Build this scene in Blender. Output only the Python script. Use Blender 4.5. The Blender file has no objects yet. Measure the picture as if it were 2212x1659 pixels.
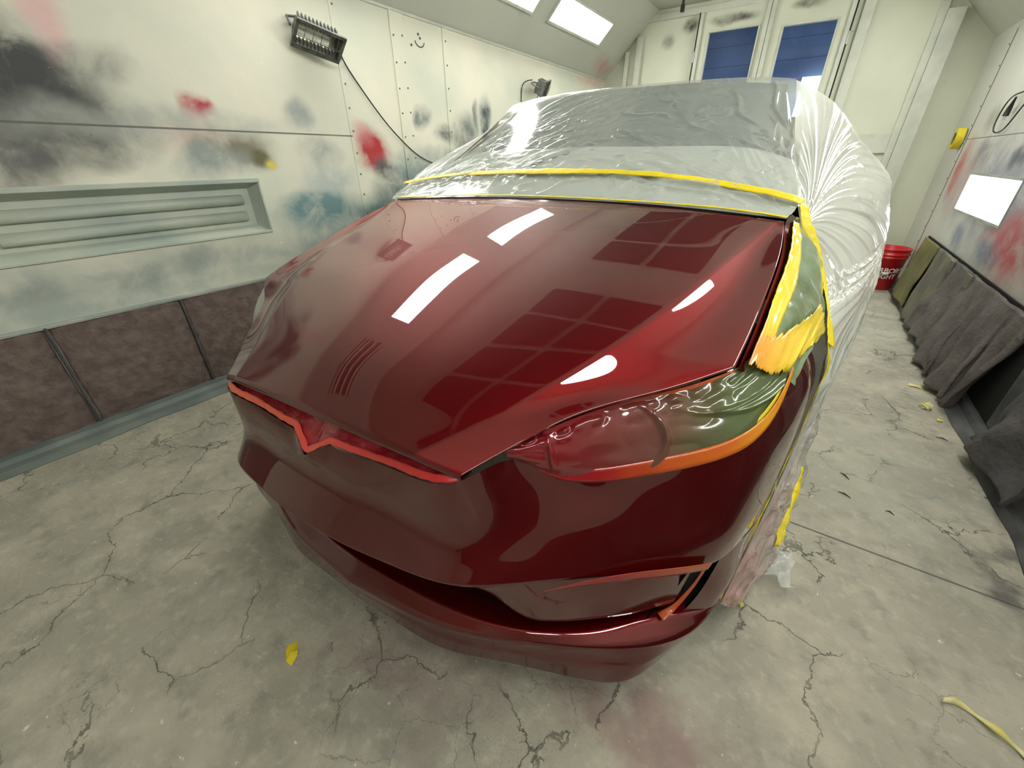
import bpy, bmesh, math, random
import numpy as np
from mathutils import Vector, Matrix
random.seed(7)
rng = np.random.default_rng(11)
SC = bpy.context.scene
COL = SC.collection
PI = math.pi

# ------------------------------------------------------------------ camera
CAM_H = 1.13
cd = bpy.data.cameras.new('camera'); cam = bpy.data.objects.new('camera', cd); COL.objects.link(cam)
Rc = np.array([[0.8286,0.0089,0.5597],[0.2672,0.8723,-0.4095],[-0.4919,0.4888,0.7204]])
_u,_s,_vt = np.linalg.svd(Rc); Rc = _u@_vt
Rw = np.array([Rc[:,0],Rc[:,2],-Rc[:,1]])            # world <- camera (x right, y down, z forward)
M = Matrix(((Rw[0][0],-Rw[0][1],-Rw[0][2],0),(Rw[1][0],-Rw[1][1],-Rw[1][2],0),(Rw[2][0],-Rw[2][1],-Rw[2][2],CAM_H),(0,0,0,1)))
cam.matrix_world = M
cd.sensor_fit = 'HORIZONTAL'; cd.sensor_width = 36.0; cd.lens = 36.0*866.283/2212.0
cd.clip_start = 0.02; cd.clip_end = 60
SC.camera = cam
# ------------------------------------------------------------------ world, exposure
wd = bpy.data.worlds.new('world'); SC.world = wd; wd.use_nodes = True
wd.node_tree.nodes['Background'].inputs[0].default_value = (0.35,0.5,0.8,1)
wd.node_tree.nodes['Background'].inputs[1].default_value = 0.35
SC.view_settings.view_transform = 'Standard'; SC.view_settings.look = 'None'
SC.view_settings.gamma = 1.0; SC.view_settings.use_curve_mapping = False
SC.view_settings.exposure = 0.0
LENS_POWER = 27.5       # emission of the lit fluorescent lenses

# ------------------------------------------------------------------ helpers
def link(o, parent=None):
    COL.objects.link(o)
    if parent: o.parent = parent
    return o
def mesh_obj(name, verts, faces, mat=None, parent=None, smooth=False, mats=None, fm=None):
    me = bpy.data.meshes.new(name)
    me.from_pydata([tuple(map(float,v)) for v in verts], [], faces); me.update()
    if mats:
        for m in mats: me.materials.append(m)
        for p,i in zip(me.polygons, fm): p.material_index = i
    elif mat: me.materials.append(mat)
    if smooth:
        for p in me.polygons: p.use_smooth = True
    return link(bpy.data.objects.new(name, me), parent)
def tag(o, label=None, cat=None, group=None, kind=None):
    if label: o['label'] = label
    if cat: o['category'] = cat
    if group: o['group'] = group
    if kind: o['kind'] = kind
    return o
def thing(name, label, cat, loc=(0,0,0), rz=0, group=None):
    o = bpy.data.objects.new(name, None); o.empty_display_size = .1
    o.location = loc; o.rotation_euler = (0,0,rz); link(o)
    return tag(o, label, cat, group)
def struct(o): o['kind'] = 'structure'; return o
def copy_tree(o, parent=None):
    c = o.copy(); link(c, parent)
    for ch in [x for x in bpy.data.objects if x.parent == o]: copy_tree(ch, c)
    return c
class MB:
    """collects boxes, tubes and grids into ONE mesh"""
    def __init__(s): s.v=[]; s.f=[]; s.m=[]
    def add(s, v, f, mi=0):
        n=len(s.v); s.v += [tuple(map(float,a)) for a in v]; s.f += [tuple(i+n for i in q) for q in f]; s.m += [mi]*len(f); return s
    def box(s, a, b, mi=0):
        (x0,y0,z0),(x1,y1,z1)=a,b
        v=[(x0,y0,z0),(x1,y0,z0),(x1,y1,z0),(x0,y1,z0),(x0,y0,z1),(x1,y0,z1),(x1,y1,z1),(x0,y1,z1)]
        return s.add(v,[(0,3,2,1),(4,5,6,7),(0,1,5,4),(1,2,6,5),(2,3,7,6),(3,0,4,7)],mi)
    def obox(s, c, ax, ay, az, mi=0):      # oriented box: centre and three half vectors
        c,ax,ay,az=map(np.array,(c,ax,ay,az)); v=[]
        for k in (-1,1):
            for (i,j) in ((-1,-1),(1,-1),(1,1),(-1,1)): v.append(c+i*ax+j*ay+k*az)
        return s.add(v,[(0,3,2,1),(4,5,6,7),(0,1,5,4),(1,2,6,5),(2,3,7,6),(3,0,4,7)],mi)
    def tube(s, pts, r, n=8, mi=0, caps=True):
        pts=[np.array(p,float) for p in pts]; R=r if hasattr(r,'__len__') else [r]*len(pts); v=[];f=[]
        up=np.array([0,0,1.]); 
        for i,p in enumerate(pts):
            d=pts[min(i+1,len(pts)-1)]-pts[max(i-1,0)]; d/=np.linalg.norm(d)+1e-9
            a=np.cross(d,up if abs(d[2])<.95 else np.array([1.,0,0])); a/=np.linalg.norm(a); b=np.cross(d,a)
            for k in range(n):
                t=2*PI*k/n; v.append(p+R[i]*(math.cos(t)*a+math.sin(t)*b))
        for i in range(len(pts)-1):
            for k in range(n): f.append((i*n+k,i*n+(k+1)%n,(i+1)*n+(k+1)%n,(i+1)*n+k))
        if caps: f.append(tuple(range(n))); f.append(tuple(range((len(pts)-1)*n,len(pts)*n))[::-1])
        return s.add(v,f,mi)
    def grid(s, G, mi=0, flip=False):
        G=np.asarray(G); a,b=G.shape[:2]; f=[]
        for i in range(a-1):
            for j in range(b-1):
                q=(i*b+j,i*b+j+1,(i+1)*b+j+1,(i+1)*b+j); f.append(q[::-1] if flip else q)
        return s.add(G.reshape(-1,3),f,mi)
    def prism(s, poly, a, b, mi=0):        # poly = 2D list; a(u,v)->3D at one end, b at the other
        n=len(poly); v=[a(*p) for p in poly]+[b(*p) for p in poly]
        f=[tuple(range(n))[::-1],tuple(range(n,2*n))]+[(i,(i+1)%n,n+(i+1)%n,n+i) for i in range(n)]
        return s.add(v,f,mi)
    def build(s, name, mat, parent=None, smooth=False, mats=None):
        return mesh_obj(name, s.v, s.f, mat, parent, smooth, mats, s.m)
def bevel(o, w, seg=2):
    m=o.modifiers.new('bevel','BEVEL'); m.width=w; m.segments=seg; m.limit_method='ANGLE'; m.angle_limit=.6; return o
def solid(o, t, off=-1):
    m=o.modifiers.new('solid','SOLIDIFY'); m.thickness=t; m.offset=off; return o
def nspline(x, y):
    """natural cubic spline through rows y at x; returns evaluator"""
    x=np.asarray(x,float); y=np.asarray(y,float); n=len(x)
    if y.ndim==1: y=y[:,None]
    h=np.diff(x); A=np.zeros((n,n)); B=np.zeros((n,y.shape[1])); A[0,0]=A[-1,-1]=1
    for i in range(1,n-1):
        A[i,i-1]=h[i-1]; A[i,i]=2*(h[i-1]+h[i]); A[i,i+1]=h[i]
        B[i]=6*((y[i+1]-y[i])/h[i]-(y[i]-y[i-1])/h[i-1])
    m=np.linalg.solve(A,B)
    def ev(t):
        t=np.atleast_1d(t); i=np.clip(np.searchsorted(x,t)-1,0,n-2)
        a=(x[i+1]-t)[:,None]; b=(t-x[i])[:,None]; H_=h[i][:,None]
        return m[i]*a**3/(6*H_)+m[i+1]*b**3/(6*H_)+(y[i]/H_-m[i]*H_/6)*a+(y[i+1]/H_-m[i+1]*H_/6)*b
    return ev
def pchip(x, y):
    """monotone interpolation, no overshoot"""
    x=np.asarray(x,float); y=np.asarray(y,float)
    if y.ndim==1: y=y[:,None]
    h=np.diff(x)[:,None]; d=np.diff(y,axis=0)/h; m=np.zeros_like(y); m[0]=d[0]; m[-1]=d[-1]
    for i in range(1,len(x)-1):
        w1=2*h[i]+h[i-1]; w2=h[i]+2*h[i-1]; s=d[i-1]*d[i]
        m[i]=np.where(s>0,(w1+w2)/(w1/np.where(d[i-1]==0,1,d[i-1])+w2/np.where(d[i]==0,1,d[i])),0)
    def ev(t):
        t=np.atleast_1d(t); i=np.clip(np.searchsorted(x,t)-1,0,len(x)-2); s=((t-x[i])/h[i,0])[:,None]
        return (2*s**3-3*s**2+1)*y[i]+(s**3-2*s**2+s)*h[i]*m[i]+(-2*s**3+3*s**2)*y[i+1]+(s**3-s**2)*h[i]*m[i+1]
    return ev
def curve(pts, n, fn=nspline):
    p=np.array(pts,float); d=np.r_[0,np.cumsum(np.linalg.norm(np.diff(p,axis=0),axis=1)+1e-6)]
    return fn(d/d[-1],p)(np.linspace(0,1,n))
def patch(ctrl, nu, nv, fu=nspline, fv=nspline, tu=None):
    """ctrl[row][col] of 3D points -> dense grid (nu rows, nv cols)"""
    C=np.array(ctrl,float); a,b,_=C.shape
    du=np.r_[0,np.cumsum(np.linalg.norm(np.diff(C,axis=0),axis=2).mean(1)+1e-6)]; du/=du[-1]
    dv=np.r_[0,np.cumsum(np.linalg.norm(np.diff(C,axis=1),axis=2).mean(0)+1e-6)]; dv/=dv[-1]
    if tu is not None: nu=len(tu)
    X=fu(du,C.reshape(a,-1))(np.linspace(0,1,nu) if tu is None else tu).reshape(nu,b,3)
    X=fv(dv,X.transpose(1,0,2).reshape(b,-1))(np.linspace(0,1,nv)).reshape(nv,nu,3).transpose(1,0,2)
    return X
def normals(G):
    a=np.gradient(G,axis=0); b=np.gradient(G,axis=1); n=np.cross(a,b); return n/(np.linalg.norm(n,axis=2,keepdims=True)+1e-12)
def vnoise(shape, cells, seed=0):
    """smooth value noise on a grid"""
    r=np.random.default_rng(seed); a,b=shape; ca,cb=cells
    g=r.random((ca+3,cb+3)); x=np.linspace(0,ca,a); y=np.linspace(0,cb,b)
    i=x.astype(int); j=y.astype(int); fx=x-i; fy=y-j; fx=fx*fx*(3-2*fx); fy=fy*fy*(3-2*fy)
    A=g[np.ix_(i,j)];B=g[np.ix_(i+1,j)];C=g[np.ix_(i,j+1)];D=g[np.ix_(i+1,j+1)]
    fx=fx[:,None]; fy=fy[None,:]
    return (A*(1-fx)+B*fx)*(1-fy)+(C*(1-fx)+D*fx)*fy-.5
def mirror_u(G): H_=G.copy(); H_[...,0]*=-1; return H_

# ------------------------------------------------------------------ materials
def newmat(name):
    m=bpy.data.materials.new(name); m.use_nodes=True; nt=m.node_tree; return m, nt, nt.nodes['Principled BSDF']
def N(nt, t, **k):
    n=nt.nodes.new(t)
    for a,b in k.items():
        if a=='ins':
            for i,v in b.items(): n.inputs[i].default_value=v
        else: setattr(n,a,b)
    return n
def col(c): return (*c,1) if len(c)==3 else c
def simple(name, c, rough=.6, metal=0, spec=.5, coat=0, bump=0, bscale=40, **kw):
    m,nt,p=newmat(name); p.inputs['Base Color'].default_value=col(c); p.inputs['Roughness'].default_value=rough
    p.inputs['Metallic'].default_value=metal; p.inputs['Specular IOR Level'].default_value=spec; p.inputs['Coat Weight'].default_value=coat
    if 'vary' in kw:
        no=N(nt,'ShaderNodeTexNoise',ins={'Scale':kw.get('vscale',6),'Detail':6}); tc=N(nt,'ShaderNodeTexCoord'); nt.links.new(tc.outputs['Object'],no.inputs['Vector'])
        mx=N(nt,'ShaderNodeMix',data_type='RGBA'); mx.inputs['A'].default_value=col(c); mx.inputs['B'].default_value=col(kw['vary'])
        rp=N(nt,'ShaderNodeMapRange',ins={'From Min':.38,'From Max':.65}); nt.links.new(no.outputs['Fac'],rp.inputs['Value'])
        nt.links.new(rp.outputs[0],mx.inputs['Factor']); nt.links.new(mx.outputs['Result'],p.inputs['Base Color'])
    if bump: add_bump(nt,p,bump,bscale,kw.get('bdist',.01))
    return m
def add_bump(nt,p,strength,scale,dist=.01,vec=None,detail=5):
    tc=N(nt,'ShaderNodeTexCoord'); no=N(nt,'ShaderNodeTexNoise',ins={'Scale':scale,'Detail':detail}); b=N(nt,'ShaderNodeBump',ins={'Strength':strength,'Distance':dist})
    nt.links.new(vec or tc.outputs['Object'],no.inputs['Vector']); nt.links.new(no.outputs['Fac'],b.inputs['Height']); nt.links.new(b.outputs[0],p.inputs['Normal'])
    return b
def emis(name, c, s):
    m,nt,p=newmat(name); p.inputs['Base Color'].default_value=(.8,.8,.8,1); p.inputs['Emission Color'].default_value=col(c); p.inputs['Emission Strength'].default_value=s; return m
class Stain:
    """a surface colour with soft sprayed blotches, each at its own place"""
    def __init__(s, name, base, vary, plane='yz', rough=.55, warp=.10, bump=.15):
        s.m,s.nt,s.p=newmat(name); nt=s.nt; s.p.inputs['Roughness'].default_value=rough
        g=N(nt,'ShaderNodeNewGeometry'); sep=N(nt,'ShaderNodeSeparateXYZ'); nt.links.new(g.outputs['Position'],sep.inputs[0])
        cmb=N(nt,'ShaderNodeCombineXYZ')
        for i,a in enumerate(plane): nt.links.new(sep.outputs['xyz'.index(a)],cmb.inputs[i])
        s.raw=cmb.outputs[0]
        no=N(nt,'ShaderNodeTexNoise',ins={'Scale':3.2,'Detail':4,'Roughness':.55}); nt.links.new(s.raw,no.inputs['Vector'])
        sb=N(nt,'ShaderNodeVectorMath',operation='SUBTRACT'); sb.inputs[1].default_value=(.5,.5,.5); nt.links.new(no.outputs['Color'],sb.inputs[0])
        sc=N(nt,'ShaderNodeVectorMath',operation='SCALE'); sc.inputs['Scale'].default_value=warp*2; nt.links.new(sb.outputs[0],sc.inputs[0])
        ad=N(nt,'ShaderNodeVectorMath',operation='ADD'); nt.links.new(s.raw,ad.inputs[0]); nt.links.new(sc.outputs[0],ad.inputs[1]); s.vec=ad.outputs[0]
        n2=N(nt,'ShaderNodeTexNoise',ins={'Scale':1.7,'Detail':7}); nt.links.new(s.raw,n2.inputs['Vector'])
        r=N(nt,'ShaderNodeMapRange',ins={'From Min':.35,'From Max':.7}); nt.links.new(n2.outputs['Fac'],r.inputs['Value'])
        mx=N(nt,'ShaderNodeMix',data_type='RGBA'); mx.inputs['A'].default_value=col(base); mx.inputs['B'].default_value=col(vary); nt.links.new(r.outputs[0],mx.inputs['Factor']); s.c=mx.outputs['Result']
        nm=N(nt,'ShaderNodeTexNoise',ins={'Scale':5.5,'Detail':8,'Roughness':.62,'Distortion':.4}); nt.links.new(s.raw,nm.inputs['Vector'])
        rm=N(nt,'ShaderNodeMapRange',ins={'From Min':.36,'From Max':.58,'To Min':.5,'To Max':1.25}); nt.links.new(nm.outputs['Fac'],rm.inputs['Value']); s.mod=rm.outputs[0]
        if bump: add_bump(nt,s.p,bump,45,.004,s.raw)
    def blob(s, cx, cy, rx, ry, color, a=1.0, soft=.75, warp=True):
        nt=s.nt; d=N(nt,'ShaderNodeVectorMath',operation='SUBTRACT'); nt.links.new(s.vec if warp else s.raw,d.inputs[0]); d.inputs[1].default_value=(cx,cy,0)
        q=N(nt,'ShaderNodeVectorMath',operation='MULTIPLY'); nt.links.new(d.outputs[0],q.inputs[0]); q.inputs[1].default_value=(1/rx,1/ry,0)
        l=N(nt,'ShaderNodeVectorMath',operation='LENGTH'); nt.links.new(q.outputs[0],l.inputs[0])
        r=N(nt,'ShaderNodeMapRange',interpolation_type='SMOOTHSTEP',ins={'From Min':1.0,'From Max':1.0-soft,'To Min':0,'To Max':a}); nt.links.new(l.outputs['Value'],r.inputs['Value'])
        ml=N(nt,'ShaderNodeMath',operation='MULTIPLY',use_clamp=True); nt.links.new(r.outputs[0],ml.inputs[0]); nt.links.new(s.mod,ml.inputs[1])
        return s.over(ml.outputs[0],color)
    def speck(s, scale, th, color, a):
        n=N(s.nt,'ShaderNodeTexNoise',ins={'Scale':scale,'Detail':2}); s.nt.links.new(s.raw,n.inputs['Vector'])
        r=N(s.nt,'ShaderNodeMapRange',ins={'From Min':th,'From Max':th+.03,'To Min':0,'To Max':a}); s.nt.links.new(n.outputs['Fac'],r.inputs['Value']); return s.over(r.outputs[0],color)
    def over(s, fac, color):
        mx=N(s.nt,'ShaderNodeMix',data_type='RGBA'); s.nt.links.new(fac,mx.inputs['Factor']); s.nt.links.new(s.c,mx.inputs['A']); mx.inputs['B'].default_value=col(color); s.c=mx.outputs['Result']; return s
    def line(s, axis, pos, w, color, a=1.0, lo=-99, hi=99):
        nt=s.nt; sp=N(nt,'ShaderNodeSeparateXYZ'); nt.links.new(s.raw,sp.inputs[0])
        c=N(nt,'ShaderNodeMath',operation='COMPARE'); nt.links.new(sp.outputs[axis],c.inputs[0]); c.inputs[1].default_value=pos; c.inputs[2].default_value=w
        o=1-axis
        g=N(nt,'ShaderNodeMath',operation='GREATER_THAN'); nt.links.new(sp.outputs[o],g.inputs[0]); g.inputs[1].default_value=lo
        l=N(nt,'ShaderNodeMath',operation='LESS_THAN'); nt.links.new(sp.outputs[o],l.inputs[0]); l.inputs[1].default_value=hi
        m1=N(nt,'ShaderNodeMath',operation='MULTIPLY'); nt.links.new(g.outputs[0],m1.inputs[0]); nt.links.new(l.outputs[0],m1.inputs[1])
        m2=N(nt,'ShaderNodeMath',operation='MULTIPLY'); nt.links.new(m1.outputs[0],m2.inputs[0]); nt.links.new(c.outputs[0],m2.inputs[1])
        m3=N(nt,'ShaderNodeMath',operation='MULTIPLY'); nt.links.new(m2.outputs[0],m3.inputs[0]); m3.inputs[1].default_value=a
        return s.over(m3.outputs[0],color)
    def done(s): s.nt.links.new(s.c,s.p.inputs['Base Color']); return s.m

WHITE=(.73,.705,.585); GREY=(.10,.11,.11); DK=(.035,.038,.04)
# paint of the left wall: white coating blotted with old overspray
L=Stain('left_wall_paint',WHITE,(.58,.61,.51))
L.blob(.25,1.40,.52,.24,DK,.9).blob(.20,1.10,.45,.16,(.09,.09,.09),.8).blob(.30,.62,1.6,.22,(.36,.42,.38),.75).blob(1.9,.62,.9,.30,(.20,.27,.27),.7).blob(2.6,.75,.7,.42,(.13,.19,.19),.85).blob(1.66,.86,.42,.15,(.15,.26,.28),.95).blob(2.15,.80,.45,.14,(.12,.20,.21),.9)
L.blob(2.35,.95,.35,.18,(.10,.14,.15),.7)
L.blob(.45,1.42,.36,.30,DK,1.0).blob(.62,1.30,.34,.22,DK,.8).blob(.42,1.18,.36,.13,(.10,.10,.10),.75).blob(.70,1.50,.28,.10,DK,.6)
L.blob(.68,1.72,.10,.28,(.75,.40,.42),.75).blob(1.12,1.37,.085,.085,(.42,.03,.06),.95).blob(1.05,1.24,.22,.10,(.72,.45,.40),.45)
L.blob(1.22,1.18,.30,.13,(.20,.18,.12),.8).blob(1.10,1.13,.24,.12,(.26,.31,.30),.8).blob(1.34,1.145,.10,.06,(.12,.12,.05),.9).blob(1.39,1.125,.055,.04,(.65,.56,.12),.9)
L.blob(1.63,1.36,.13,.12,(.28,.32,.31),.7).blob(1.70,1.16,.20,.13,(.25,.29,.28),.6)
L.blob(2.12,1.18,.20,.18,(.40,.015,.025),1.0).blob(2.20,1.06,.15,.10,(.05,.045,.05),.95).blob(2.05,1.28,.12,.12,(.60,.25,.25),.5)
L.blob(2.62,1.42,.12,.12,(.14,.17,.17),.75).blob(2.86,1.30,.14,.10,(.10,.12,.12),.8).blob(3.12,1.32,.22,.20,(.13,.15,.15),.75).blob(3.42,1.42,.13,.22,(.06,.08,.10),.85).blob(3.28,1.45,.06,.16,(.12,.14,.15),.7)
L.blob(5.6,1.95,.5,.10,(.70,.36,.32),.5).blob(2.6,1.08,.6,.16,(.20,.28,.28),.6).blob(-.6,1.2,.6,.3,(.25,.25,.24),.5)
L.blob(.9,1.30,.9,.10,(.38,.40,.36),.6).blob(1.75,1.02,.30,.12,(.40,.46,.44),.7).blob(.6,.66,1.2,.07,(.28,.31,.28),.6).blob(3.0,1.05,.5,.2,(.24,.30,.30),.7)
L.line(1,1.272,.004,(.10,.10,.09),.9,-9,1.98)
L.speck(38,.75,(.85,.86,.76),.8).speck(31,.76,(.12,.12,.11),.6)
M_LEFT=L.done()
R_=Stain('right_wall_paint',(.62,.62,.56),(.55,.55,.50),warp=.12)
R_.blob(3.8,.92,1.8,.45,(.30,.30,.34),.85).blob(4.9,.95,.45,.34,(.50,.34,.33),.7).blob(3.2,.72,.7,.28,(.50,.10,.12),.85).blob(5.15,1.0,.16,.30,(.48,.10,.10),.75).blob(4.7,1.12,.3,.14,(.20,.21,.23),.6)
R_.blob(3.9,1.12,.2,.10,(.12,.13,.16),.8).blob(4.3,.60,.25,.10,(.22,.26,.36),.8).blob(3.6,.62,.3,.10,(.16,.20,.30),.7).blob(4.9,1.35,.2,.14,(.36,.35,.30),.7).blob(2.4,.9,.8,.4,(.5,.14,.15),.7)
R_.line(1,1.24,.003,(.08,.08,.08),.8,-9,5.35).line(0,5.35,.004,(.07,.07,.06),.8,.0,1.95)
R_.speck(36,.745,(.85,.84,.8),.6)
M_RIGHT=R_.done()
B_=Stain('back_wall_paint',(.64,.66,.52),(.55,.57,.46),plane='xz',warp=.05)
B_.blob(-1.18,2.42,.30,.07,(.05,.045,.035),.85).blob(-1.62,2.42,.12,.09,(.07,.06,.05),.8).blob(-1.85,2.30,.09,.10,(.08,.08,.06),.5).blob(-.5,2.44,.2,.06,(.10,.09,.06),.7).blob(.25,2.46,.35,.10,(.05,.045,.035),.9).blob(.60,1.12,.05,.1,(.5,.08,.04),.6)
M_BACK=B_.done()
C_=Stain('ceiling_paint',(.50,.51,.44),(.46,.47,.41),plane='xy',warp=.08,bump=.08)
C_.blob(-2.35,3.72,.08,.13,(.12,.12,.11),.6).blob(-2.5,5.7,.1,.35,(.45,.18,.16),.5)
M_CEIL=C_.done()
F_=Stain('concrete_floor',(.45,.425,.335),(.31,.30,.24),plane='xy',rough=.72,warp=.35,bump=0)
nt=F_.nt
def fl_noise(scale,detail,lo,hi,a,color,vec=None,rough=.6):
    n=N(nt,'ShaderNodeTexNoise',ins={'Scale':scale,'Detail':detail,'Roughness':rough}); nt.links.new(vec or F_.raw,n.inputs['Vector'])
    r=N(nt,'ShaderNodeMapRange',ins={'From Min':lo,'From Max':hi,'To Min':0,'To Max':a}); nt.links.new(n.outputs['Fac'],r.inputs['Value']); F_.over(r.outputs[0],color); return r.outputs[0]
fl_noise(4.5,9,.46,.66,.8,(.58,.54,.42)); fl_noise(2.2,9,.50,.68,.45,(.30,.30,.25)); fl_noise(12,8,.52,.68,.5,(.22,.22,.185)); fl_noise(26,8,.54,.70,.5,(.62,.59,.47)); fl_noise(60,4,.66,.76,.6,(.13,.13,.115)); fl_noise(34,3,.70,.73,.8,(.80,.79,.68))
def fl_crack(scale,width,mask_lo,color,a,warp,seedv):
    mp=N(nt,'ShaderNodeVectorMath',operation='ADD'); mp.inputs[1].default_value=seedv; nt.links.new(F_.raw,mp.inputs[0])
    nn=N(nt,'ShaderNodeTexNoise',ins={'Scale':5,'Detail':8,'Roughness':.65}); nt.links.new(mp.outputs[0],nn.inputs['Vector'])
    sc=N(nt,'ShaderNodeVectorMath',operation='SCALE'); sc.inputs['Scale'].default_value=warp; nt.links.new(nn.outputs['Color'],sc.inputs[0])
    ad=N(nt,'ShaderNodeVectorMath',operation='ADD'); nt.links.new(mp.outputs[0],ad.inputs[0]); nt.links.new(sc.outputs[0],ad.inputs[1])
    v=N(nt,'ShaderNodeTexVoronoi',feature='DISTANCE_TO_EDGE',ins={'Scale':scale}); nt.links.new(ad.outputs[0],v.inputs['Vector'])
    r=N(nt,'ShaderNodeMapRange',ins={'From Min':width,'From Max':width*.3,'To Min':0,'To Max':1}); nt.links.new(v.outputs['Distance'],r.inputs['Value'])
    k=N(nt,'ShaderNodeTexNoise',ins={'Scale':2.3,'Detail':4}); nt.links.new(mp.outputs[0],k.inputs['Vector'])
    kr=N(nt,'ShaderNodeMapRange',ins={'From Min':mask_lo,'From Max':mask_lo+.06}); nt.links.new(k.outputs['Fac'],kr.inputs['Value'])
    ml=N(nt,'ShaderNodeMath',operation='MULTIPLY'); nt.links.new(r.outputs[0],ml.inputs[0]); nt.links.new(kr.outputs[0],ml.inputs[1])
    m2=N(nt,'ShaderNodeMath',operation='MULTIPLY'); nt.links.new(ml.outputs[0],m2.inputs[0]); m2.inputs[1].default_value=a
    F_.over(m2.outputs[0],color); return ml.outputs[0]
ck1=fl_crack(3.4,.008,.50,(.10,.10,.085),.6,.22,(3.1,1.7,0)); ck2=fl_crack(8.5,.012,.54,(.12,.12,.105),.6,.14,(9.2,4.4,0))
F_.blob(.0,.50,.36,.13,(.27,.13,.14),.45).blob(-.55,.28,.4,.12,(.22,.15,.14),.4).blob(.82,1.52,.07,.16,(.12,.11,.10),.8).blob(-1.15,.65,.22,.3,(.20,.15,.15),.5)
F_.blob(-1.6,1.0,.9,.35,(.30,.35,.30),.45).blob(.5,1.9,.35,.6,(.40,.42,.34),.4)
F_.line(1,1.375,.004,(.07,.07,.06),.8)
nb=N(nt,'ShaderNodeTexNoise',ins={'Scale':14,'Detail':9,'Roughness':.65}); nt.links.new(F_.raw,nb.inputs['Vector'])
sub=N(nt,'ShaderNodeMath',operation='SUBTRACT'); nt.links.new(nb.outputs['Fac'],sub.inputs[0]); nt.links.new(ck1,sub.inputs[1])
bp=N(nt,'ShaderNodeBump',ins={'Strength':.9,'Distance':.02}); nt.links.new(sub.outputs[0],bp.inputs['Height']); nt.links.new(bp.outputs[0],F_.p.inputs['Normal'])
M_FLOOR=F_.done()

def car_paint():
    m,nt,p=newmat('candy_red_paint')
    p.inputs['Base Color'].default_value=(.128,.0016,.0036,1); p.inputs['Metallic'].default_value=.88; p.inputs['Roughness'].default_value=.52; p.inputs['Specular IOR Level'].default_value=.1
    p.inputs['Coat Weight'].default_value=1.0; p.inputs['Coat Roughness'].default_value=.015; p.inputs['Coat IOR'].default_value=1.78
    return m
M_PAINT=car_paint()
M_DARK=simple('black_plastic',(.012,.010,.010),.5)
M_INNER=simple('near_black_red',(.035,.004,.006),.4)  # even near-black red for the intake liner
M_GLASSDK=simple('dark_glass',(.01,.012,.012),.08,spec=.6)
M_TIRE=simple('tyre_rubber',(.02,.02,.02),.8,bump=.3)
M_RIM=simple('grey_rim',(.25,.25,.26),.35,metal=.8)
M_METAL=simple('galvanised_metal',(.42,.45,.41),.45,metal=.3,vary=(.30,.33,.31))
M_TRIM=simple('off_white_trim',(.60,.62,.52),.5,vary=(.50,.52,.45),bump=.1)
M_KERB=simple('painted_kerb',(.13,.16,.15),.5,vary=(.20,.23,.21),bump=.5,bscale=12)
M_KERBR=simple('grimy_kerb',(.045,.048,.055),.6,vary=(.12,.12,.12),bump=.8,bscale=14)
M_SCREW=simple('dull_screw',(.16,.16,.14),.4,metal=.6)
M_CABLE=simple('black_cable',(.012,.014,.012),.45)
M_LAMPBODY=simple('grey_cast_metal',(.085,.09,.085),.5,metal=.4,vary=(.16,.17,.15),vscale=20)
M_REFL=simple('lamp_reflector',(.75,.75,.68),.2,metal=.8)
M_TUBE=simple('unlit_tube',(.62,.66,.58),.4)
M_BUCKET=simple('red_bucket_plastic',(.55,.006,.012),.3,coat=.3)
M_INK=simple('white_print',(.8,.74,.72),.5)
M_LIT=emis('lit_lens',(1.0,.99,.93),LENS_POWER)
M_LITSIDE=emis('lit_side_lens',(.88,1.0,1.0),9)
M_FILTER=simple('dark_ceiling_filter',(.018,.02,.02),.95,vary=(.03,.032,.03),bump=.4)
M_OLIVE=simple('olive_filter_pad',(.26,.24,.09),.95,vary=(.18,.16,.08),bump=1,bscale=60)
M_PADGREY=simple('grey_brown_filter_pad',(.19,.17,.16),.95,vary=(.12,.105,.10),bump=1,bscale=60)
M_PADPALE=simple('pale_filter_pad',(.22,.21,.15),.95,vary=(.15,.14,.12),bump=1,bscale=60)
M_PADDARK=simple('dark_filter_pad',(.075,.07,.072),.95,vary=(.11,.10,.10),bump=1,bscale=50)
M_MAUVE=simple('mauve_filter_pad',(.135,.098,.088),.92,vary=(.19,.145,.125),vscale=22,bump=.9,bscale=30,bdist=.02)
M_MARK=simple('grey_print',(.12,.13,.12),.5)
M_SLOT=simple('dark_slot',(.01,.01,.01),.9)

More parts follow.
